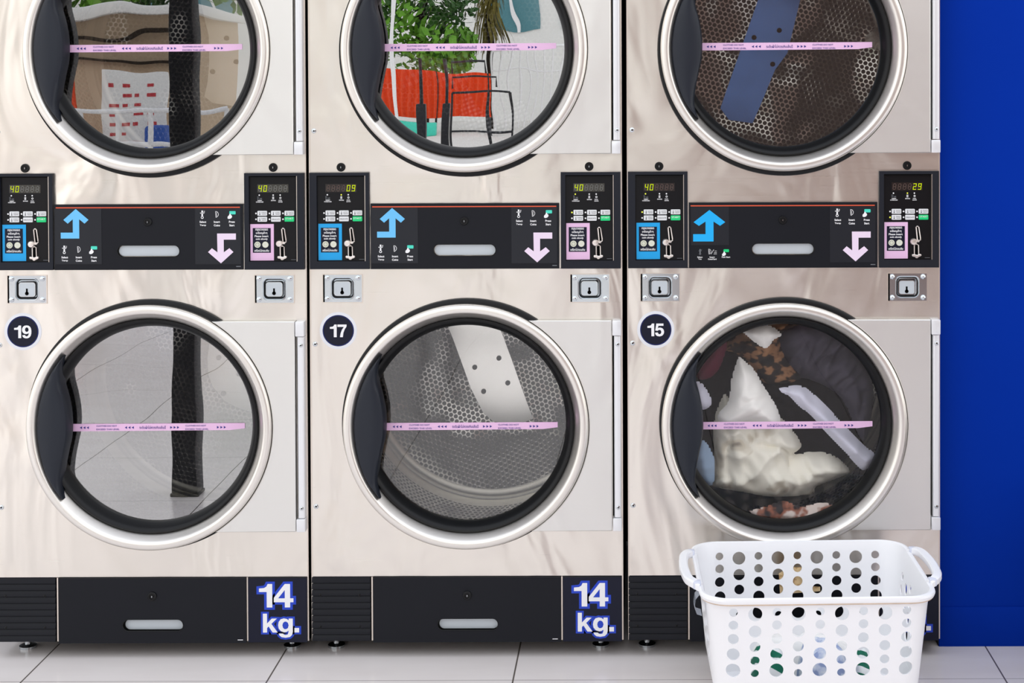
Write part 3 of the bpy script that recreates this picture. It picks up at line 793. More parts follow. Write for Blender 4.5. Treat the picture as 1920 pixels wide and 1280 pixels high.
def b_weight(mb):
    x0, z1, K = 0.2436, 0.2062, 0.0004523
    mb.box(x0, -0.0045, 0.0398, 0.3945, 0.004, z1, M['panel'], 0.0008)
    mb.rect(x0 + 0.001, 0.041, 0.3935, 0.2045, -0.0049, M['navy'])
    X = lambda u: x0 + u * K; Z = lambda v: z1 - v * K
    for t, a in (('14', (63, 168, 257, 35)), ('kg.', (84, 310, 288, 203))):
        glyphs(mb, t, X(a[0]), Z(a[1]), X(a[2]), Z(a[3]), -0.0053, M['royal'], 10.0)
        glyphs(mb, t, X(a[0]), Z(a[1]), X(a[2]), Z(a[3]), -0.0057, M['white'])
def b_foot(mb):
    mb.lathe([(0.0001, 0.0), (0.022, 0.0), (0.022, 0.006), (0.015, 0.009), (0.008, 0.010), (0.008, 0.043)], M['chrome'], n=20)
def turn_z(o): o.rotation_euler = (PI / 2, 0, 0)

def make_dryer(x, num, label, up, low, glassU, glassL, old=False):
    t = thing('stacked_dryer', label, 'dryer', (x, 0, 0), 'stainless stacked dryers along the wall')
    part('cabinet', 'cabinet', b_cabinet, t)
    for zc, cfg, gm, cx, cz, ty in ((ZU, up, glassU, 0.001, -0.004, 0.005), (ZL, low, glassL, 0.003, 0.004, -0.0095)):
        part('door_collar', 'collar', b_collar, t, (cx, 0, zc + cz))
        d = part('door', 'ring', b_ring, t, (0, 0, zc))
        part('glass_pane', ('glass', gm.name), b_glass(gm), d)
        part('gasket', 'gasket', b_gasket, d); part('handle', 'handle', b_handle, d)
        part('hinge_plate', 'hplate', b_hingeplate, d); part('hinge', 'hinge', b_hinge, d)
        part('level_tape', 'tape', b_tape(False), d, (0.0, 0, ty))['label'] = 'pink printed fill level tape'
        dr = part('drum', ('drum', cfg['ang']), b_drum(cfg['ang']), t, (0, 0, zc))
        if cfg.get('spoke'):
            sp = part('spoke_plate', None, b_spoke(cfg['spoke'], cfg.get('smat', M['spoke'])), dr)
            for bx, bz in cfg['bolts']: part('bolt', 'bolt', b_bolt, dr, (bx, 0, bz))
        for k in range(3): part('baffle', ('baffle', cfg['baf'], k), b_baffle(cfg['baf'] + k * 2 * PI / 3), dr)
        for sz in (0.208, -0.207): part('screw', 'screw', b_screw, t, (-0.3850, 0, zc + sz))
    control_panel(t, True, -0.3956, 1.2390, up); control_panel(t, False, 0.2424, 1.2386, low)
    for kx in (-0.3162, 0.3144): part('key_lock', ('lock', 1), b_lock(0.0111), t, (kx, 0, 1.2525))
    sv = part('service_panel', ('service', old), b_service(old), t, (-0.2407, -0.004, 1.1603))
    part('direction_sticker', ('upst', old), b_up_sticker(old), sv)['label'] = 'blue up arrow sticker'
    part('direction_sticker', 'dnst', b_down_sticker, sv)['label'] = 'pink down arrow sticker'
    part('key_lock', ('lock', 2), b_lock(0.0105), sv, (1020 * U, -0.004, -192 * U))
    part('pull_slot', 'pull1', b_slot_plate(664 * U, 112 * U, 0.0025), sv, (1026 * U, 0, -510 * U))
    for lx, lz in ((-0.3143, 0.9440), (0.3153, 0.9427)):
        lp = part('lock_plate', 'lockplate', b_lockplate, t, (lx, 0, lz))
        for rx in (-0.0390, 0.0395):
            for rz in (-0.0262, 0.0268): part('rivet', 'rivet', b_rivet, lp, (rx, 0, rz))
    part('number_badge', ('badge', num), b_badge(num), t, (-0.3257, 0, 0.8362))
    v = part('vent_grille', 'vent', b_vent, t)
    for vx in (-0.3750, -0.2750):
        for vz in (0.0795, 0.1610): part('screw', 'sscrew', b_smallscrew, v, (vx, -0.0035, vz))
    dw = part('lint_drawer', 'drawer', b_drawer, t)
    part('key_lock', ('lock', 3), b_lock(0.0112), dw, (0.0, -0.0055, 0.160))
    part('pull_slot', 'pull2', b_slot_plate(0.1500, 0.0262, 0.005), dw, (0.0025, 0, 0.0845))
    part('weight_panel', 'weight', b_weight, t)['label'] = 'black panel reading 14 kg. in white outlined in blue'
    for fx in (-0.350, 0.338):
        for fy in (0.075, 0.84): turn_z(part('foot', 'foot', b_foot, t, (fx, fy, 0.0)))
    return t

spokeB = [(-0.15, 0.20), (-0.106, 0.085), (-0.060, -0.045), (-0.025, -0.115), (0.005, -0.142), (0.055, -0.149), (0.100, -0.143), (0.124, -0.134), (0.100, -0.07), (0.060, 0.045), (0.021, 0.151), (0.0, 0.20)]
spokeA = [(-0.02, 0.20), (-0.034, 0.096), (-0.041, 0.05), (-0.038, 0.0), (-0.026, -0.035), (0.011, -0.080), (0.050, -0.100), (0.093, -0.112), (0.20, -0.135), (0.27, -0.05), (0.27, 0.10), (0.17, 0.20)]
spokeAU = [(-0.06, 0.18), (-0.042, 0.10), (-0.030, 0.05), (-0.029, -0.03), (-0.034, -0.085), (-0.044, -0.131), (-0.02, -0.15), (0.052, -0.161), (0.12, -0.14), (0.155, -0.06), (0.13, 0.02), (0.08, 0.09), (0.05, 0.18)]
spokeCU = [(0.012, 0.24), (-0.013, 0.150), (-0.057, 0.025), (-0.101, -0.10), (-0.125, -0.17), (-0.100, -0.205), (-0.03, -0.215), (-0.010, -0.17), (0.037, -0.057), (0.074, -0.007), (0.112, 0.150), (0.13, 0.24)]
rel = lambda L, zc: [(x, z - zc) for x, z in L]
bB = rel([(0.023, 0.639), (-0.049, 0.612), (0.049, 0.565), (-0.023, 0.54)], 0.592)
bA = rel([(-0.007, 0.643), (-0.053, 0.585), (0.006, 0.536), (0.053, 0.595)], 0.592)
bAU = rel([(0.023, 1.594), (0.051, 1.524), (-0.019, 1.495), (-0.045, 1.57)], ZU)
bCU = [(-0.025, 0.039), (0.05, 0.06), (0.03, -0.04)]
M['spokeblue'] = plain('drum_steel_blue_haze', c3(105, 160, 238), 0.2, 0.9, 0.5, 0.35, 7)  # blue reflection on the spoke is put into the steel colour
gAU, gAL = glass('door_glass_street', 0.42), glass('door_glass_floor', 0.50)
gBU, gBL = glass('door_glass_garden', 0.70), glass('door_glass_clear', 0.13)
gCU, gCL = glass('door_glass_shade', 0.12), glass('door_glass_laundry', 0.05)
def cfg(digits, leds=(), dots=(), grey=False, **kw): return dict(digits=digits, leds=leds, dots=dots, grey=grey, **kw)
XA, XB, XC = -1.2449, -0.4418, 0.3667
make_dryer(XA, '19', 'stainless steel stacked coin dryer with round number 19 badge, leftmost in the row',
           cfg('408888'.replace('8', ' '), grey=True, ang=0.1, spoke=spokeAU, bolts=bAU, baf=0.5),
           cfg('40    ', grey=True, ang=0.2, spoke=spokeA, bolts=bA, baf=0.75), gAU, gAL)
make_dryer(XB, '17', 'stainless steel stacked coin dryer with round number 17 badge, middle of the row',
           cfg('    09', leds=(1,), ang=0.05, baf=0.9), cfg('40    ', leds=(0,), dots=((0, 0),), grey=True, ang=0.33, spoke=spokeB, bolts=bB, baf=-0.72), gBU, gBL)
make_dryer(XC, '15', 'stainless steel stacked coin dryer with round number 15 badge, tumbling laundry, beside blue wall',
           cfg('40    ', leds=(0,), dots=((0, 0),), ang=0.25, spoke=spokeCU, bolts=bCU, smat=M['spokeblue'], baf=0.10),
           cfg('    29', leds=(1,), dots=((1, 0),), ang=0.5, baf=0.3), gCU, gCL, old=True)

# ------------------------------------------------------------------ laundry
def inside(p, poly):
    x, y = p; r = False; n = len(poly)
    for i in range(n):
        (x1, y1), (x2, y2) = poly[i], poly[i - 1]
        if (y1 > y) != (y2 > y) and x < (x2 - x1) * (y - y1) / (y2 - y1) + x1: r = not r
    return r
def nearest(p, poly):
    best = (9, p); P_ = Vector(p)
    for i in range(len(poly)):
        a, b = Vector(poly[i]), Vector(poly[i - 1]); e = b - a; t = max(0, min(1, (P_ - a).dot(e) / max(e.length_squared, 1e-9)))
        q = a + e * t; d = (P_ - q).length
        if d < best[0]: best = (d, (q.x, q.y))
    return best
def garment(name, label, cat, pts, y0, mat, dome=0.03, fold=0.010, freq=26, ang=0.6, seed=1, group=None, cell=0.005):
    poly = smoothline(pts + [pts[0]], 4)[:-1]
    cx = sum(p[0] for p in poly) / len(poly); cz = sum(p[1] for p in poly) / len(poly)
    x0, x1 = min(p[0] for p in poly) - cell, max(p[0] for p in poly) + cell; z0, z1 = min(p[1] for p in poly) - cell, max(p[1] for p in poly) + cell
    nx, nz = int((x1 - x0) / cell) + 1, int((z1 - z0) / cell) + 1
    idx, vs, fs = {}, [], []
    rnd = random.Random(seed); off = Vector((rnd.uniform(-9, 9), rnd.uniform(-9, 9), seed))
    ca, sa = math.cos(ang), math.sin(ang)
    def vert(i, j):
        if (i, j) in idx: return idx[i, j]
        p = (x0 + i * cell, z0 + j * cell); ins = inside(p, poly); d, q = nearest(p, poly)
        if not ins: p, d = q, 0.0
        s = Vector((p[0], p[1], 0)); w = noise.noise(s * 9 + off) * 1.6 + noise.noise(s * 22 + off) * 0.5
        u = (p[0] * ca + p[1] * sa) * freq + w * 2.2
        k = 1 - math.exp(-d / 0.022)
        rg = 1 - abs(noise.noise(s * 13 + off * 2)) * 2.6; rg2 = 1 - abs(noise.noise(Vector((s.x * ca + s.y * sa, (s.y * ca - s.x * sa) * 0.3, seed)) * 30 + off)) * 2.4
        y = y0 - dome * k - fold * k * (abs(math.sin(u)) ** 0.8 * 1.3 - 0.6) - fold * k * (0.9 * max(rg, -0.6) + 0.8 * max(rg2, -0.6)) + 0.012 * (1 - k)
        idx[i, j] = len(vs); vs.append((p[0] - cx, y - y0, p[1] - cz)); return idx[i, j]
    for i in range(nx):
        for j in range(nz):
            if inside((x0 + (i + 0.5) * cell, z0 + (j + 0.5) * cell), poly):
                fs.append([vert(i, j), vert(i + 1, j), vert(i + 1, j + 1), vert(i, j + 1)])
    mb = MB(); mb.add(vs, fs, mat); me = mb.mesh(name, 80)
    o = bpy.data.objects.new(name, me); COL.objects.link(o); o.location = (cx, y0, cz)
    return tag(o, label, cat, group)
M['cream'] = patterned('cream_cotton_dark_print', [(0.30, c3(92, 80, 74)), (0.36, c3(214, 206, 188)), (0.42, c3(246, 242, 228)), (0.9, c3(246, 242, 228))], 11, 2, 0.9)  # dark patches paint crease shade along with printed spots
M['charcoal'] = plain('charcoal_fabric', c3(84, 80, 94), 0.8, 0, 0.3, 0.12, 12)
M['blackcloth'] = plain('black_fabric', c3(26, 24, 28), 0.85, 0, 0.2, 0.15, 10)
M['palelav'] = plain('pale_lavender_cotton', c3(222, 222, 238), 0.9, 0, 0.2)
M['whitecloth'] = plain('white_cotton', c3(246, 244, 240), 0.9, 0, 0.2)
M['maroon'] = plain('maroon_fabric', c3(92, 26, 48), 0.85, 0, 0.2, 0.2, 30)
M['paleblue'] = plain('pale_blue_cotton', c3(150, 172, 198), 0.9, 0, 0.2)
M['leopard'] = patterned('leopard_print', [(0.38, c3(22, 17, 16)), (0.47, c3(48, 34, 26)), (0.53, c3(150, 108, 76)), (0.66, c3(176, 130, 94))], 22, 2, stretch=(1, 1, 1.6))
M['rust'] = patterned('rust_print', [(0.38, c3(30, 22, 22)), (0.50, c3(150, 92, 70)), (0.62, c3(220, 205, 196))], 26, 2)
LG = 'laundry tumbling in the dryer with the 15 badge'
cp = [(0.259, 0.748), (0.298, 0.715), (0.325, 0.669), (0.357, 0.617), (0.364, 0.577), (0.403, 0.544), (0.426, 0.498), (0.409, 0.472), (0.514, 0.472), (0.556, 0.432), (0.533, 0.413), (0.468, 0.387), (0.455, 0.367), (0.35, 0.361), (0.272, 0.374), (0.2, 0.387), (0.19, 0.407), (0.197, 0.473), (0.194, 0.538), (0.203, 0.591), (0.23, 0.63), (0.236, 0.683)]
garment('cream_shirt', 'crumpled cream shirt with sharp peak in the dryer numbered 15', 'clothing',
        [(0.259, 0.748), (0.298, 0.715), (0.325, 0.669), (0.357, 0.617), (0.368, 0.577), (0.345, 0.56), (0.29, 0.575), (0.225, 0.565), (0.203, 0.591), (0.232, 0.63), (0.238, 0.683)], 0.098, M['whitecloth'], 0.026, 0.011, 34, 2.3, 3, LG)
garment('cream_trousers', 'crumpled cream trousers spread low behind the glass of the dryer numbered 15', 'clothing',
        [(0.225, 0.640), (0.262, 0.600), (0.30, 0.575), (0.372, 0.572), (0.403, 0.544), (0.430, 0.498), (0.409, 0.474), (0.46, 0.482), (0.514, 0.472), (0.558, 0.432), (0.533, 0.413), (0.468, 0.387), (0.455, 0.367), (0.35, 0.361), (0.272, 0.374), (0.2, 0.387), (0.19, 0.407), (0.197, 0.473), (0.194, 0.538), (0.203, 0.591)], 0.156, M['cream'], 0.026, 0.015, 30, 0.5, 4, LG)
garment('charcoal_jacket', 'large charcoal garment filling upper right of the dryer numbered 15', 'clothing',
        [(0.377, 0.8), (0.44, 0.835), (0.52, 0.80), (0.585, 0.734), (0.63, 0.655), (0.632, 0.57), (0.606, 0.482), (0.547, 0.603), (0.455, 0.656), (0.383, 0.662), (0.351, 0.735)], 0.25, M['charcoal'], 0.02, 0.018, 24, 2.35, 5, LG)
garment('pale_sleeve', 'long pale lavender sleeve twisting diagonally beneath the charcoal garment', 'clothing',
        [(0.364, 0.662), (0.423, 0.669), (0.475, 0.630), (0.530, 0.572), (0.583, 0.516), (0.618, 0.484), (0.586, 0.445), (0.540, 0.490), (0.494, 0.538), (0.448, 0.590), (0.415, 0.615), (0.392, 0.640), (0.372, 0.650)], 0.1, M['palelav'], 0.02, 0.012, 40, 0.8, 7, LG)
garment('leopard_blouse', 'brown leopard print blouse above the cream shirt in the dryer', 'clothing',
        [(0.215, 0.752), (0.25, 0.79), (0.299, 0.815), (0.345, 0.832), (0.43, 0.822), (0.375, 0.79), (0.39, 0.725), (0.43, 0.672), (0.338, 0.660), (0.298, 0.700), (0.262, 0.735)], 0.17, M['leopard'], 0.02, 0.01, 24, 2.0, 9, LG)
garment('white_blouse', 'small white blouse folded at the upper edge of the drum', 'clothing',
        [(0.266, 0.812), (0.325, 0.834), (0.372, 0.806), (0.352, 0.790), (0.325, 0.768)], 0.095, M['whitecloth'], 0.018, 0.006, 40, 0.4, 11, LG)
garment('maroon_cloth', 'small maroon cloth at the upper left of the drum', 'clothing',
        [(0.140, 0.715), (0.178, 0.765), (0.228, 0.784), (0.222, 0.735), (0.196, 0.69), (0.155, 0.68)], 0.13, M['maroon'], 0.018, 0.006, 35, 1.0, 13, LG)
garment('lavender_cloth', 'pale lavender cloth corner behind the dark door handle', 'clothing',
        [(0.140, 0.685), (0.168, 0.67), (0.190, 0.624), (0.168, 0.604), (0.140, 0.62)], 0.11, M['palelav'], 0.018, 0.005, 40, 1.4, 15, LG)
garment('pale_blue_cloth', 'pale blue cloth at the lower left edge of the drum', 'clothing',
        [(0.138, 0.499), (0.167, 0.525), (0.196, 0.473), (0.190, 0.405), (0.140, 0.43)], 0.11, M['paleblue'], 0.018, 0.005, 40, 1.7, 17, LG)
garment('rust_scarf', 'rust and white printed scarf at the bottom of the drum', 'clothing',
        [(0.285, 0.340), (0.33, 0.352), (0.375, 0.366), (0.425, 0.352), (0.48, 0.362), (0.51, 0.345), (0.44, 0.312), (0.36, 0.306), (0.31, 0.318)], 0.1, M['rust'], 0.018, 0.006, 40, 0.5, 19, LG)
garment('black_bedsheet', 'black sheet filling the back of the dryer drum behind the other clothes', 'clothing',
        circle(0.3667, 0.594, 0.275, 20), 0.345, M['blackcloth'], 0.02, 0.016, 16, 0.9, 21, LG, 0.011)
M['plaid'] = plaid('red_plaid', c3(236, 222, 220), c3(190, 96, 104), c3(226, 170, 176), 55)
M['gingham'] = plaid('black_gingham', c3(238, 238, 240), c3(128, 130, 140), c3(110, 112, 122), 90)
garment('plaid_shirt', 'red and white plaid shirt behind the glass above the number 17 badge', 'clothing',
        [(-0.655, 1.53), (-0.60, 1.545), (-0.52, 1.53), (-0.45, 1.545), (-0.44, 1.48), (-0.50, 1.44), (-0.56, 1.48), (-0.62, 1.44)], 0.14, M['plaid'], 0.03, 0.010, 26, 0.5, 31, 'laundry in the upper dryer of number 17')
garment('gingham_cloth', 'black and white gingham cloth behind the glass above the number 17 badge', 'clothing',
        [(-0.455, 1.46), (-0.42, 1.40), (-0.36, 1.37), (-0.31, 1.42), (-0.29, 1.35), (-0.36, 1.30), (-0.45, 1.31), (-0.475, 1.36)], 0.13, M['gingham'], 0.03, 0.010, 26, 1.2, 33, 'laundry in the upper dryer of number 17')

# ------------------------------------------------------------------ laundry basket
M['plastic'] = plain('white_plastic', c3(244, 244, 246), 0.35, 0, 0.5)
M['grime'] = plain('grimy_plastic', c3(214, 192, 170), 0.6, 0, 0.3, 0.25, 40)
M['clip'] = plain('lavender_plastic', c3(214, 218, 232), 0.3)
m, nt, out = new_mat('clear_plastic')
_t = N(nt, 'ShaderNodeBsdfTransparent'); _b = bsdf(nt, c3(214, 224, 238), 0.15); _x = N(nt, 'ShaderNodeMixShader'); _x.inputs[0].default_value = 0.45
nt.links.new(_t.outputs[0], _x.inputs[1]); nt.links.new(_b.outputs[0], _x.inputs[2]); nt.links.new(_x.outputs[0], out.inputs[0]); M['clear'] = m
M['card'] = patterned('beige_card', [(0.42, c3(196, 160, 112)), (0.5, c3(236, 208, 160)), (0.7, c3(244, 222, 180))], 40, 3)
BX, BY, BR = 0.397, -0.285, math.radians(1.6)
basket = thing('laundry_basket', 'white plastic laundry basket with round holes standing on the floor before dryer 15', 'basket', (BX, BY, 0), None, BR)
LV = [(0.0, 0.214, 0.158), (0.004, 0.217, 0.161), (0.092, 0.231, 0.176), (0.096, 0.2355, 0.1805), (0.29, 0.254, 0.1985), (0.300, 0.2555, 0.2000), (0.3035, 0.264, 0.2075), (0.3070, 0.2662, 0.2092), (0.314, 0.2685, 0.2105), (0.3185, 0.2675, 0.2095), (0.3205, 0.263, 0.2055), (0.3185, 0.2575, 0.2005), (0.30, 0.2515, 0.1960), (0.096, 0.2320, 0.1770), (0.012, 0.2155, 0.1600)]
def wall_at(z):
    L = LV[3:6]
    t = (z - 0.096) / (0.30 - 0.096); return 0.2355 + t * 0.020, 0.1805 + t * 0.0195
def rr_loop(hx, hy, r=0.062, n=9):
    pts = []
    for k, (sx, sy) in enumerate(((1, -1), (1, 1), (-1, 1), (-1, -1))):
        for i in range(n + 1):
            a = -PI / 2 + k * PI / 2 + i / n * PI / 2
            pts.append((sx * (hx - r) + r * math.cos(a), sy * (hy - r) + r * math.sin(a)))
    return pts
def basket_shell():
    mb = MB(); loops = [[(x, y, z) for x, y in rr_loop(hx, hy)] for z, hx, hy in LV]; n = len(loops[0])
    vs = [p for l in loops for p in l]; fs_p, fs_g = [], []
    for k in range(len(loops) - 1):
        (fs_g if k == 6 else fs_p).extend([[k * n + i, k * n + (i + 1) % n, (k + 1) * n + (i + 1) % n, (k + 1) * n + i] for i in range(n)])
    fs_p.append(list(range(n))); fs_p.append(list(range((len(loops) - 1) * n, len(loops) * n)))
    mb.add(vs, fs_p + fs_g, M['plastic'])
    k = mb.slot(M['grime'])
    for i in range(len(fs_p), len(fs_p) + len(fs_g)): mb.mi[i] = k
    me = mb.mesh('shell_blank', 40)
    cut = bmesh.new()
    def cyl(c, axis, r):
        rot = Matrix.Rotation(PI / 2, 4, 'X') if axis == 'y' else Matrix.Rotation(PI / 2, 4, 'Y')
        bmesh.ops.create_cone(cut, cap_ends=True, segments=22, radius1=r, radius2=r, depth=0.05, matrix=Matrix.Translation(c) @ rot)
    rE = [(0.0098, 0.286), (0.0108, 0.256), (0.0121, 0.224), (0.0141, 0.188), (0.0160, 0.150)]
    rO = [(0.0160, 0.281), (0.0141, 0.241), (0.0123, 0.205), (0.0107, 0.173), (0.0092, 0.143)]
    for i in range(9):
        x = (i - 4) * 0.0487 * 1.0
        for r, z in (rE if i % 2 == 0 else rO):
            hx, hy = wall_at(z)
            for s in (-1, 1): cyl((x, s * (hy - 0.002), z), 'y', r)
    for i in range(6):
        y = (i - 2.5) * 0.0470
        for r, z in (rO if i % 2 == 0 else rE):
            if z > 0.262: continue
            hx, hy = wall_at(z)
            for s in (-1, 1): cyl((s * (hx - 0.002), y, z), 'x', r)
    cm = bpy.data.meshes.new('cutter'); cut.to_mesh(cm); cut.free()
    a = bpy.data.objects.new('a', me); b = bpy.data.objects.new('b', cm); COL.objects.link(a); COL.objects.link(b)
    md = a.modifiers.new('holes', 'BOOLEAN'); md.operation = 'DIFFERENCE'; md.object = b; md.solver = 'EXACT'
    dg = bpy.context.evaluated_depsgraph_get(); res = bpy.data.meshes.new_from_object(a.evaluated_get(dg))
    bpy.data.objects.remove(a); bpy.data.objects.remove(b)
    res.name = 'basket_shell'; res.polygons.foreach_set('use_smooth', [True] * len(res.polygons)); res.set_sharp_from_angle(angle=math.radians(30))
    o = bpy.data.objects.new('shell', res); COL.objects.link(o); o.parent = basket
basket_shell()
def b_bhandle(s):
    def f(mb):
        path = [(0.262, -0.118, 0.318), (0.276, -0.108, 0.324), (0.288, -0.085, 0.325), (0.293, -0.045, 0.325), (0.295, 0.0, 0.325), (0.293, 0.045, 0.325), (0.288, 0.085, 0.325), (0.276, 0.108, 0.324), (0.262, 0.118, 0.318)]
        path = smoothline(path, 4); vs, fs = [], []
        sec = [(-0.0085, -0.010), (0.0085, -0.010), (0.0105, -0.006), (0.0105, 0.004), (0.007, 0.007), (-0.007, 0.007), (-0.0105, 0.004), (-0.0105, -0.006)]; k = len(sec)
        for i, p in enumerate(path):
            a, b = Vector(path[max(i - 1, 0)]), Vector(path[min(i + 1, len(path) - 1)]); t = (b - a); t.z = 0; t.normalize(); nrm = Vector((t.y, -t.x, 0))
            for u, w in sec: q = Vector(p) + nrm * u + Vector((0, 0, w)); vs.append((q.x * s, q.y, q.z))
        for i in range(len(path) - 1): fs += [[i * k + j, i * k + (j + 1) % k, (i + 1) * k + (j + 1) % k, (i + 1) * k + j] for j in range(k)]
        fs += [list(range(k)), list(range(len(vs) - k, len(vs)))]
        mb.add(vs, fs, M['plastic'])
        for y in (-0.112, 0.112): mb.box(min(s * 0.262, s * 0.280), y - 0.010, 0.312, max(s * 0.262, s * 0.280), y + 0.010, 0.330, M['clip'], 0.003)
    return f
part('handle', None, b_bhandle(-1), basket); part('handle', None, b_bhandle(1), basket)
def b_hook(mb):
    pts = [(-0.266, -0.13, 0.312), (-0.276, -0.13, 0.300), (-0.279, -0.13, 0.280), (-0.274, -0.13, 0.266), (-0.262, -0.13, 0.262)]
    for a, b in zip(pts, pts[1:]): mb.add([(a[0], -0.150, a[2]), (a[0], -0.105, a[2]), (b[0], -0.105, b[2]), (b[0], -0.150, b[2])], [[0, 1, 2, 3]], M['clear'])
part('hook', None, b_hook, basket)['label'] = 'clear plastic hook under the left handle'
def b_tagcard(mb):
    p = [(-0.046, 0.240), (-0.020, 0.255), (0.020, 0.255), (0.024, 0.208), (0.058, 0.205), (0.058, 0.194), (-0.043, 0.188)]
    mb.prism(p, 0.2005, 0.2015, M['card'])
part('back_tag', None, b_tagcard, basket)['label'] = 'beige card on the back of the basket'
M['greenstripe'] = patterned('green_white_stripes', [(0.42, c3(0, 104, 78)), (0.5, c3(10, 120, 92)), (0.54, c3(232, 236, 234)), (0.8, c3(240, 242, 240))], 9, 1.6, kind='wave', stretch=(1, 1, 1.6))
M['blueprint'] = patterned('blue_sketch_print', [(0.40, c3(150, 166, 205)), (0.5, c3(205, 214, 232)), (0.6, c3(230, 234, 240))], 30, 3)
def mound(name, label, cx, cy, rx, ry, h, mat, seed):
    n, k = 34, 14; vs, fs = [], []; off = Vector((seed * 3.1, seed * 1.7, seed))
    vs.append((0, 0, h))
    for j in range(1, k + 1):
        t = j / k
        for i in range(n):
            a = 2 * PI * i / n; cs, sn = math.cos(a), math.sin(a)
            q = 1 / (abs(cs) ** 4 + abs(sn) ** 4) ** 0.25
            x, y = rx * cs * q * min(1, t * 1.02), ry * sn * q * min(1, t * 1.02)
            p = Vector((x + cx, y + cy, 0)); z = h * (1 - t ** 6 * 0.95) - 0.012 + 0.016 * noise.noise(p * 26 + off) + 0.007 * noise.noise(p * 60 + off)
            vs.append((x, y, max(z, 0.0)))
    for i in range(n): fs.append([0, 1 + i, 1 + (i + 1) % n])
    for j in range(k - 1):
        for i in range(n): a, b = 1 + j * n, 1 + (j + 1) * n; fs.append([a + i, b + i, b + (i + 1) % n, a + (i + 1) % n])
    fs.append([1 + (k - 1) * n + i for i in range(n)])
    mb = MB(); mb.add(vs, fs, mat); me = mb.mesh(name, 80); o = bpy.data.objects.new(name, me); COL.objects.link(o)
    o.location = (BX + cx, BY + cy, 0.0125); o.rotation_euler = (0, 0, BR)
    return tag(o, label, 'clothing', 'laundry lying in the white basket')
mound('green_striped_cloth', 'green and white striped cloth seen through lower left holes of the basket', -0.098, -0.060, 0.048, 0.090, 0.140, M['greenstripe'], 2)
mound('pale_blue_shirt', 'pale blue printed shirt seen through the middle holes of the basket', 0.028, -0.060, 0.060, 0.090, 0.160, M['blueprint'], 4)
mound('green_trimmed_cloth', 'green trimmed white cloth seen through lower right holes of the basket', 0.121, -0.060, 0.027, 0.090, 0.130, M['greenstripe'], 9)
mound('white_towel', 'plain white towel lying at the back of the basket', 0.0, 0.095, 0.150, 0.048, 0.120, M['whitecloth'], 6)

# ------------------------------------------------------------------ the shop
M['floor'] = tile_floor()
M['blue'] = plain('blue_paint', c3(0, 46, 155), 0.55, 0, 0.05, 0.05, 3)
M['backwall'] = plain('dark_back_wall', c3(30, 30, 32), 0.9)
M['shade'] = plain('brown_plaster', c3(150, 126, 116), 0.9, 0, 0.2, 0.06, 2)
struct('floor', lambda mb: mb.box(-9, -6.2, -0.12, 4.6, 1.1, 0.0, M['floor']))
struct('wall_back', lambda mb: mb.box(-9, 0.95, 0, 4.6, 1.1, 3.0, M['backwall']))
def b_bluewall(mb):
    mb.box(0.7735, 0.062, 0, 4.6, 0.9495, 3.0, M['blue']); mb.box(0.7725, 0.0625, 0, 0.7735, 0.9, 3.0, M['side'])
struct('wall_right', b_bluewall)
struct('baseboard_right', lambda mb: mb.box(0.7740, 0.0590, 0, 4.6, 0.0625, 0.1030, M['blue'], 0.0008))
struct('wall_front', lambda mb: mb.box(0.14, -5.0, 0, 4.6, -4.85, 3.0, M['shade']))  # unseen wall added so the right dryer reflects darker and browner
M['benchwood'] = plain('dark_bench_wood', c3(70, 52, 44), 0.6, 0, 0.3, 0.2, 8)
bn = thing('bench', 'dark wooden bench against the blue wall, right of the white basket', 'bench', (1.60, -0.20, 0))  # added outside the view; its shade darkens the wall foot and floor
part('seat', None, lambda mb: mb.box(-0.52, -0.24, 0.40, 0.52, 0.20, 0.45, M['benchwood'], 0.006), bn)
part('apron', None, lambda mb: mb.box(-0.48, -0.20, 0.30, 0.48, 0.16, 0.40, M['benchwood'], 0.004), bn)
for lx in (-0.45, 0.45):
    for ly in (-0.18, 0.14): part('leg', 'benchleg', lambda mb: mb.box(-0.03, -0.03, 0.0, 0.03, 0.03, 0.31, M['benchwood'], 0.004), bn, (lx, ly, 0))

# ------------------------------------------------------------------ the street outside, seen in the door glass
M['concrete'] = plain('pale_concrete', c3(216, 212, 206), 0.9, 0, 0.2, 0.08, 1.5)
M['leafA'] = plain('bright_leaves', c3(96, 150, 40), 0.6, 0, 0.3, 0.35, 3)
M['leafB'] = plain('deep_leaves', c3(44, 84, 30), 0.6, 0, 0.3, 0.35, 3)
M['palmleaf'] = plain('olive_palm_leaves', c3(104, 96, 44), 0.7, 0, 0.2, 0.35, 3)
M['bark'] = plain('dark_bark', c3(44, 36, 30), 0.9, 0, 0.2, 0.3, 12)
M['orangefence'] = plain('orange_sheet', c3(226, 70, 22), 0.5, 0, 0.4, 0.08, 2)
M['beige'] = plain('beige_render', c3(206, 184, 158), 0.9, 0, 0.2, 0.08, 1)
M['whitewall'] = plain('white_render', c3(236, 236, 234), 0.9, 0, 0.2, 0.05, 1)
M['tealglass'] = plain('teal_window', c3(92, 140, 150), 0.15, 0, 0.6)
M['postblack'] = plain('black_post_paint', c3(18, 19, 26), 0.5)
M['railwhite'] = plain('white_rail_paint', c3(240, 240, 242), 0.5)
M['signred'] = plain('red_print', c3(190, 50, 60), 0.6)
M['tarp'] = plain('blue_tarp', c3(40, 84, 170), 0.6)
struct('ground', lambda mb: mb.box(-60, -70, -0.14, 40, -6.2, -0.02, M['concrete']))
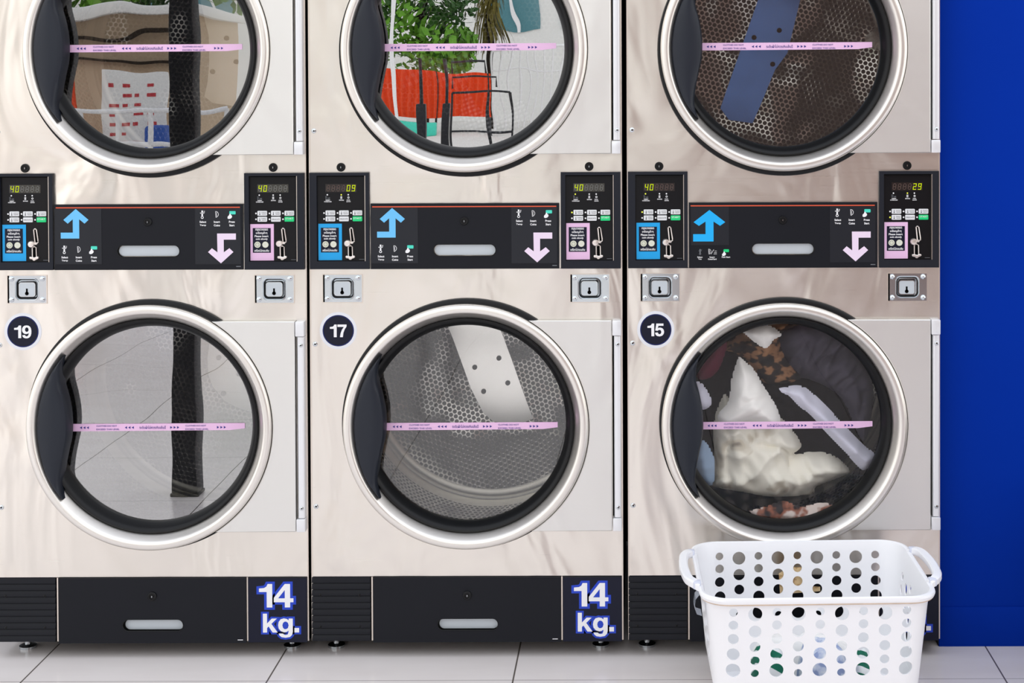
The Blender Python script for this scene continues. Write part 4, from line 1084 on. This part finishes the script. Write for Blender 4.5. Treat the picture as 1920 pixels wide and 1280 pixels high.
def tree(name, label, x, y, z0, blobs, leaf, trunk_r, n, seed, leafsize=0.12):
    t = thing(name, label, 'tree', (x, y, 0), 'trees across the street')
    top = max(b[2] for b in blobs)
    part('trunk', None, lambda mb: mb.tube([(0, 0, -0.02), (0.05, 0, top * 0.35), (-0.04, 0, top * 0.7), (0, 0, top)], trunk_r, M['bark'], 10), t)
    def b(mb):
        rnd = random.Random(seed)
        for bx, by, bz, r, mt in blobs:
            for _ in range(n):
                v = Vector((rnd.gauss(0, 1), rnd.gauss(0, 1), rnd.gauss(0, 1))).normalized() * r * rnd.uniform(0.45, 1.05)
                a = Vector((rnd.gauss(0, 1), rnd.gauss(0, 1), rnd.gauss(0, 1))).normalized(); c = a.cross(v).normalized(); s = leafsize * rnd.uniform(0.6, 1.3)
                p = Vector((bx, by, bz)) + v
                mb.add([(p + a * s)[:], (p + c * s * 0.5)[:], (p - a * s)[:], (p - c * s * 0.5)[:]], [[0, 1, 2, 3]], mt)
    part('foliage', None, b, t, fix=False); return t
tree('street_tree', 'bright green leafy tree above the orange fence, mirrored in the middle upper door', -5.0, -31.5, 0,
     [(-0.5, 0, 2.4, 0.9, M['leafA']), (0.5, 0, 3.0, 0.8, M['leafB']), (-0.9, 0, 3.4, 1.0, M['leafB']), (0.3, 0.3, 1.9, 0.7, M['leafA']), (0.7, -1.0, 1.9, 0.5, M['leafA'])], None, 0.09, 420, 3)
tree('street_tree', 'dark green tree behind the beige shop, mirrored in the left upper door', -6.2, -17.0, 0,
     [(-0.6, 0, 2.9, 0.8, M['leafB']), (0.6, 0, 3.1, 0.8, M['leafA']), (-1.2, 0, 2.2, 0.7, M['leafA']), (1.4, 0, 2.9, 0.6, M['leafB'])], None, 0.10, 420, 5)
pt = thing('palm_tree', 'olive brown drooping palm beside the pale building, mirrored in the middle upper door', 'tree', (-3.62, -33.6, 0), 'trees across the street')
part('trunk', None, lambda mb: mb.tube([(0, 0, -0.02), (0.03, 0, 1.9), (0, 0, 3.6)], 0.07, M['bark'], 10), pt)
def b_palm(mb):
    rnd = random.Random(8)
    for i in range(260):
        a = rnd.uniform(0, 2 * PI); r = rnd.uniform(0.06, 0.42); z = rnd.uniform(2.3, 3.9); l = rnd.uniform(0.3, 0.6)
        p = Vector((math.cos(a) * r, math.sin(a) * r, z)); q = p + Vector((math.cos(a) * 0.1, math.sin(a) * 0.1, -l)); w = Vector((-math.sin(a), math.cos(a), 0)) * 0.03
        mb.add([(p - w)[:], (p + w)[:], (q + w * 0.3)[:], (q - w * 0.3)[:]], [[0, 1, 2, 3]], M['palmleaf'])
part('foliage', None, b_palm, pt, fix=False)
fe = thing('sheet_fence', 'orange corrugated sheet fence across the street, mirrored in the middle upper door', 'fence', (-4.5, -30, 0))
def b_sheet(mb):
    n = 120; vs, fs = [], []
    for i in range(n + 1):
        x = -1.25 + 2.5 * i / n; y = 0.03 * math.sin(i * 0.9); vs += [(x, y, 0.38), (x, y, 1.46)]
    for i in range(n): fs.append([2 * i, 2 * i + 2, 2 * i + 3, 2 * i + 1])
    mb.add(vs, fs, M['orangefence'])
part('sheet', None, b_sheet, fe)
for px in (-1.2, 0.0, 1.2): part('post', 'fencepost', lambda mb: mb.box(-0.03, -0.06, -0.02, 0.03, -0.02, 1.46, M['postblack']), fe, (px, 0, 0))
tag(part('planter_wall', None, lambda mb: mb.box(-0.5, -0.15, -0.02, 0.5, 0.15, 0.30, M['teal'], 0.03), None, (-4.9, -29.4, 0)), 'low teal planter wall before the orange fence', 'planter')
lp = thing('lamp_post', 'thin pale street lamp post before the trees', 'post', (-5.27, -29.0, 0))
part('pole', None, lambda mb: mb.tube([(0, 0, -0.02), (0, 0, 5.2)], 0.045, M['railwhite'], 10), lp)
part('lamp_head', None, lambda mb: mb.box(-0.1, -0.5, 5.15, 0.1, 0.05, 5.25, M['railwhite'], 0.03), lp)
pb = thing('pale_building', 'long pale building with teal windows far across the street', 'building', (-2.5, -38, 0))
part('wall', None, lambda mb: mb.box(-14, -4, -0.02, 12, 0, 6.5, M['whitewall']), pb)
for wx in (-11.4, -9.2, -0.9, 1.0, 3.2, 5.4, 7.6):
    w = part('window', 'bwin', lambda mb: mb.box(-0.65, 0.0, 2.5, 0.65, 0.04, 4.6, M['tealglass']), pb, (wx, 0, 0))
    part('window_bar', 'bbar', lambda mb: (mb.box(-0.03, 0.04, 2.5, 0.03, 0.07, 4.6, M['railwhite']), mb.box(-0.65, 0.04, 3.5, 0.65, 0.07, 3.57, M['railwhite'])), w)
def rail(label, x, y, w, z0, z1, k):
    t = thing('railing', label, 'railing', (x, y, 0), 'white railings along the street')
    part('top_rail', None, lambda mb: mb.tube([(-w / 2, 0, z1), (w / 2, 0, z1)], 0.028, M['railwhite'], 8), t)
    part('bottom_rail', None, lambda mb: mb.tube([(-w / 2, 0, z0), (w / 2, 0, z0)], 0.02, M['railwhite'], 8), t)
    for i in range(k): part('post', ('rpost', z1), lambda mb: mb.tube([(0, 0, -0.02), (0, 0, z1)], 0.022, M['railwhite'], 8), t, (-w / 2 + w * i / (k - 1), 0, 0))
rail('white railing before the pale building, mirrored in the middle upper door', -2.3, -33, 2.4, 1.55, 1.95, 13)
rail('white railing before the beige shop, mirrored in the left upper door', -5.1, -11.0, 2.2, 0.75, 1.09, 7)
bs = thing('beige_shop', 'small beige shop across the street with an overhanging roof', 'building', (-5.6, -12.2, 0))
part('wall', None, lambda mb: mb.box(-0.75, -2, -0.02, 0.85, 0, 2.05, M['beige']), bs)
part('roof', None, lambda mb: mb.box(-0.8, -2.1, 2.05, 0.95, 0.25, 2.16, M['whitewall'], 0.02), bs)
part('awning', None, lambda mb: (mb.box(-0.75, 0.0, 1.84, 0.85, 0.18, 1.88, M['bark']), mb.box(-0.75, 0.0, 1.60, 0.85, 0.12, 1.63, M['bark'])), bs)
sg = thing('menu_board', 'pale board with rows of red print before the beige shop', 'sign', (-5.15, -11.7, 0))
part('board', None, lambda mb: mb.box(-0.36, -0.03, 0.55, 0.36, 0.0, 1.5, M['whitewall'], 0.01), sg)
part('print', None, lambda mb: [mb.box(-0.28 + i * 0.15, 0.0, 0.70 + j * 0.105, -0.28 + i * 0.15 + 0.06 + 0.05 * ((i * 7 + j * 5) % 3) / 2, 0.004, 0.735 + j * 0.105, M['signred']) for i in range(4) for j in range(7) if (i + j * 3) % 5], sg)
for sx in (-0.3, 0.3): part('leg', 'sgleg', lambda mb: mb.box(-0.02, -0.03, -0.02, 0.02, 0.0, 0.55, M['railwhite']), sg, (sx, 0, 0))
tag(part('orange_banner', None, lambda mb: mb.box(-0.13, -0.02, -0.02, 0.13, 0.02, 1.55, M['orangefence'], 0.005), None, (-5.86, -11.6, 0)), 'narrow orange banner at the left of the beige shop', 'banner')
tag(part('covered_crate', None, lambda mb: mb.box(-0.10, -0.12, -0.02, 0.10, 0.12, 0.92, M['tarp'], 0.03), None, (-4.78, -11.4, 0)), 'blue covered crate beside the pale board', 'crate')
cpst = thing('door_post', 'dark square steel post of the shop front, mirrored in the left doors', 'post', (-1.60, -1.45, 0))
part('shaft', None, lambda mb: mb.box(-0.042, -0.042, 0.012, 0.042, 0.042, 2.8, M['postblack'], 0.004), cpst)
part('base_plate', None, lambda mb: mb.box(-0.046, -0.046, 0.0, 0.046, 0.046, 0.012, M['postblack'], 0.003), cpst)
for i, (px_, py_, lb) in enumerate(((-1.71, -8.0, 'slim black pole stand, nearer the tree in the mirrored view'), (-1.49, -8.0, 'slim black pole stand, nearer the pale building in the mirrored view'))):
    t = thing('pole_stand', lb, 'stand', (px_, py_, -0.02), 'black pole stands outside the shop')
    part('pole', 'stpole', lambda mb: mb.tube([(0, 0, 0.02), (0, 0, 1.62)], 0.016, M['postblack'], 8), t)
    part('sleeve', 'stsl', lambda mb: mb.box(-0.036, -0.036, 0.02, 0.036, 0.036, 1.25, M['postblack'], 0.006), t)
    part('foot', 'stft', lambda mb: mb.box(-0.09, -0.09, 0.0, 0.09, 0.09, 0.03, M['postblack'], 0.008), t)

rk = thing('wire_rack', 'black wire drying rack on the pale ground, mirrored in the middle upper door', 'rack', (-1.40, -10.2, -0.02), None)
for rx in (-0.30, 0.02, 0.22): part('leg', 'rkleg', lambda mb: mb.tube([(0, 0, 0), (0, 0, 1.30)], 0.012, M['postblack'], 8), rk, (rx, 0, 0))
for rz, ra, rb in ((1.62, -0.30, 0.0), (1.46, -0.30, 0.10), (1.30, -0.30, 0.22), (0.92, -0.30, 0.22)):
    part('bar', None, lambda mb: mb.tube([(ra, 0, rz - 0.12), (ra, 0, rz), (rb, 0, rz), (rb, 0, rz - 0.12)] if rz > 1 else [(ra, 0, rz), (rb, 0, rz)], 0.011, M['postblack'], 8), rk)

# ------------------------------------------------------------------ light and camera
w = bpy.data.worlds.new('daylight'); scene.world = w; w.use_nodes = True
nt = w.node_tree; nt.nodes.clear(); o = N(nt, 'ShaderNodeOutputWorld'); bg = N(nt, 'ShaderNodeBackground')
tc = N(nt, 'ShaderNodeTexCoord'); sp = N(nt, 'ShaderNodeSeparateXYZ'); nt.links.new(tc.outputs['Generated'], sp.inputs[0])
cr = N(nt, 'ShaderNodeValToRGB'); e = cr.color_ramp.elements
e[0].position = 0.0; e[0].color = (1.0, 0.97, 0.93, 1); e[1].position = 0.9; e[1].color = (0.86, 0.91, 1.0, 1)
nt.links.new(sp.outputs['Z'], cr.inputs[0]); nt.links.new(cr.outputs[0], bg.inputs[0]); bg.inputs[1].default_value = 1.72
nt.links.new(bg.outputs[0], o.inputs[0])

cam = bpy.data.cameras.new('camera'); co = bpy.data.objects.new('camera', cam); COL.objects.link(co); scene.camera = co
co.location = (0, -3.9, 1.5056)
co.matrix_world = Matrix.Translation((0, -3.9, 1.5056)) @ Matrix.Rotation(PI / 2 - 0.015, 4, 'X') @ Matrix.Rotation(-0.0031, 4, 'Z')
cam.sensor_width = 36.0; cam.lens = 2878.0 * 36.0 / 1920.0
cam.shift_x = -(1198.0 - 960.0) / 1920.0; cam.shift_y = -(640.0 - 168.2) / 1920.0
cam.clip_end = 200
scene.view_settings.view_transform = 'Standard'; scene.view_settings.look = 'None'; scene.view_settings.exposure = 0.0
scene.cycles.use_denoising = True; scene.cycles.max_bounces = 10; scene.cycles.transparent_max_bounces = 12
scene.cycles.glossy_bounces = 6; scene.cycles.sample_clamp_indirect = 6.0
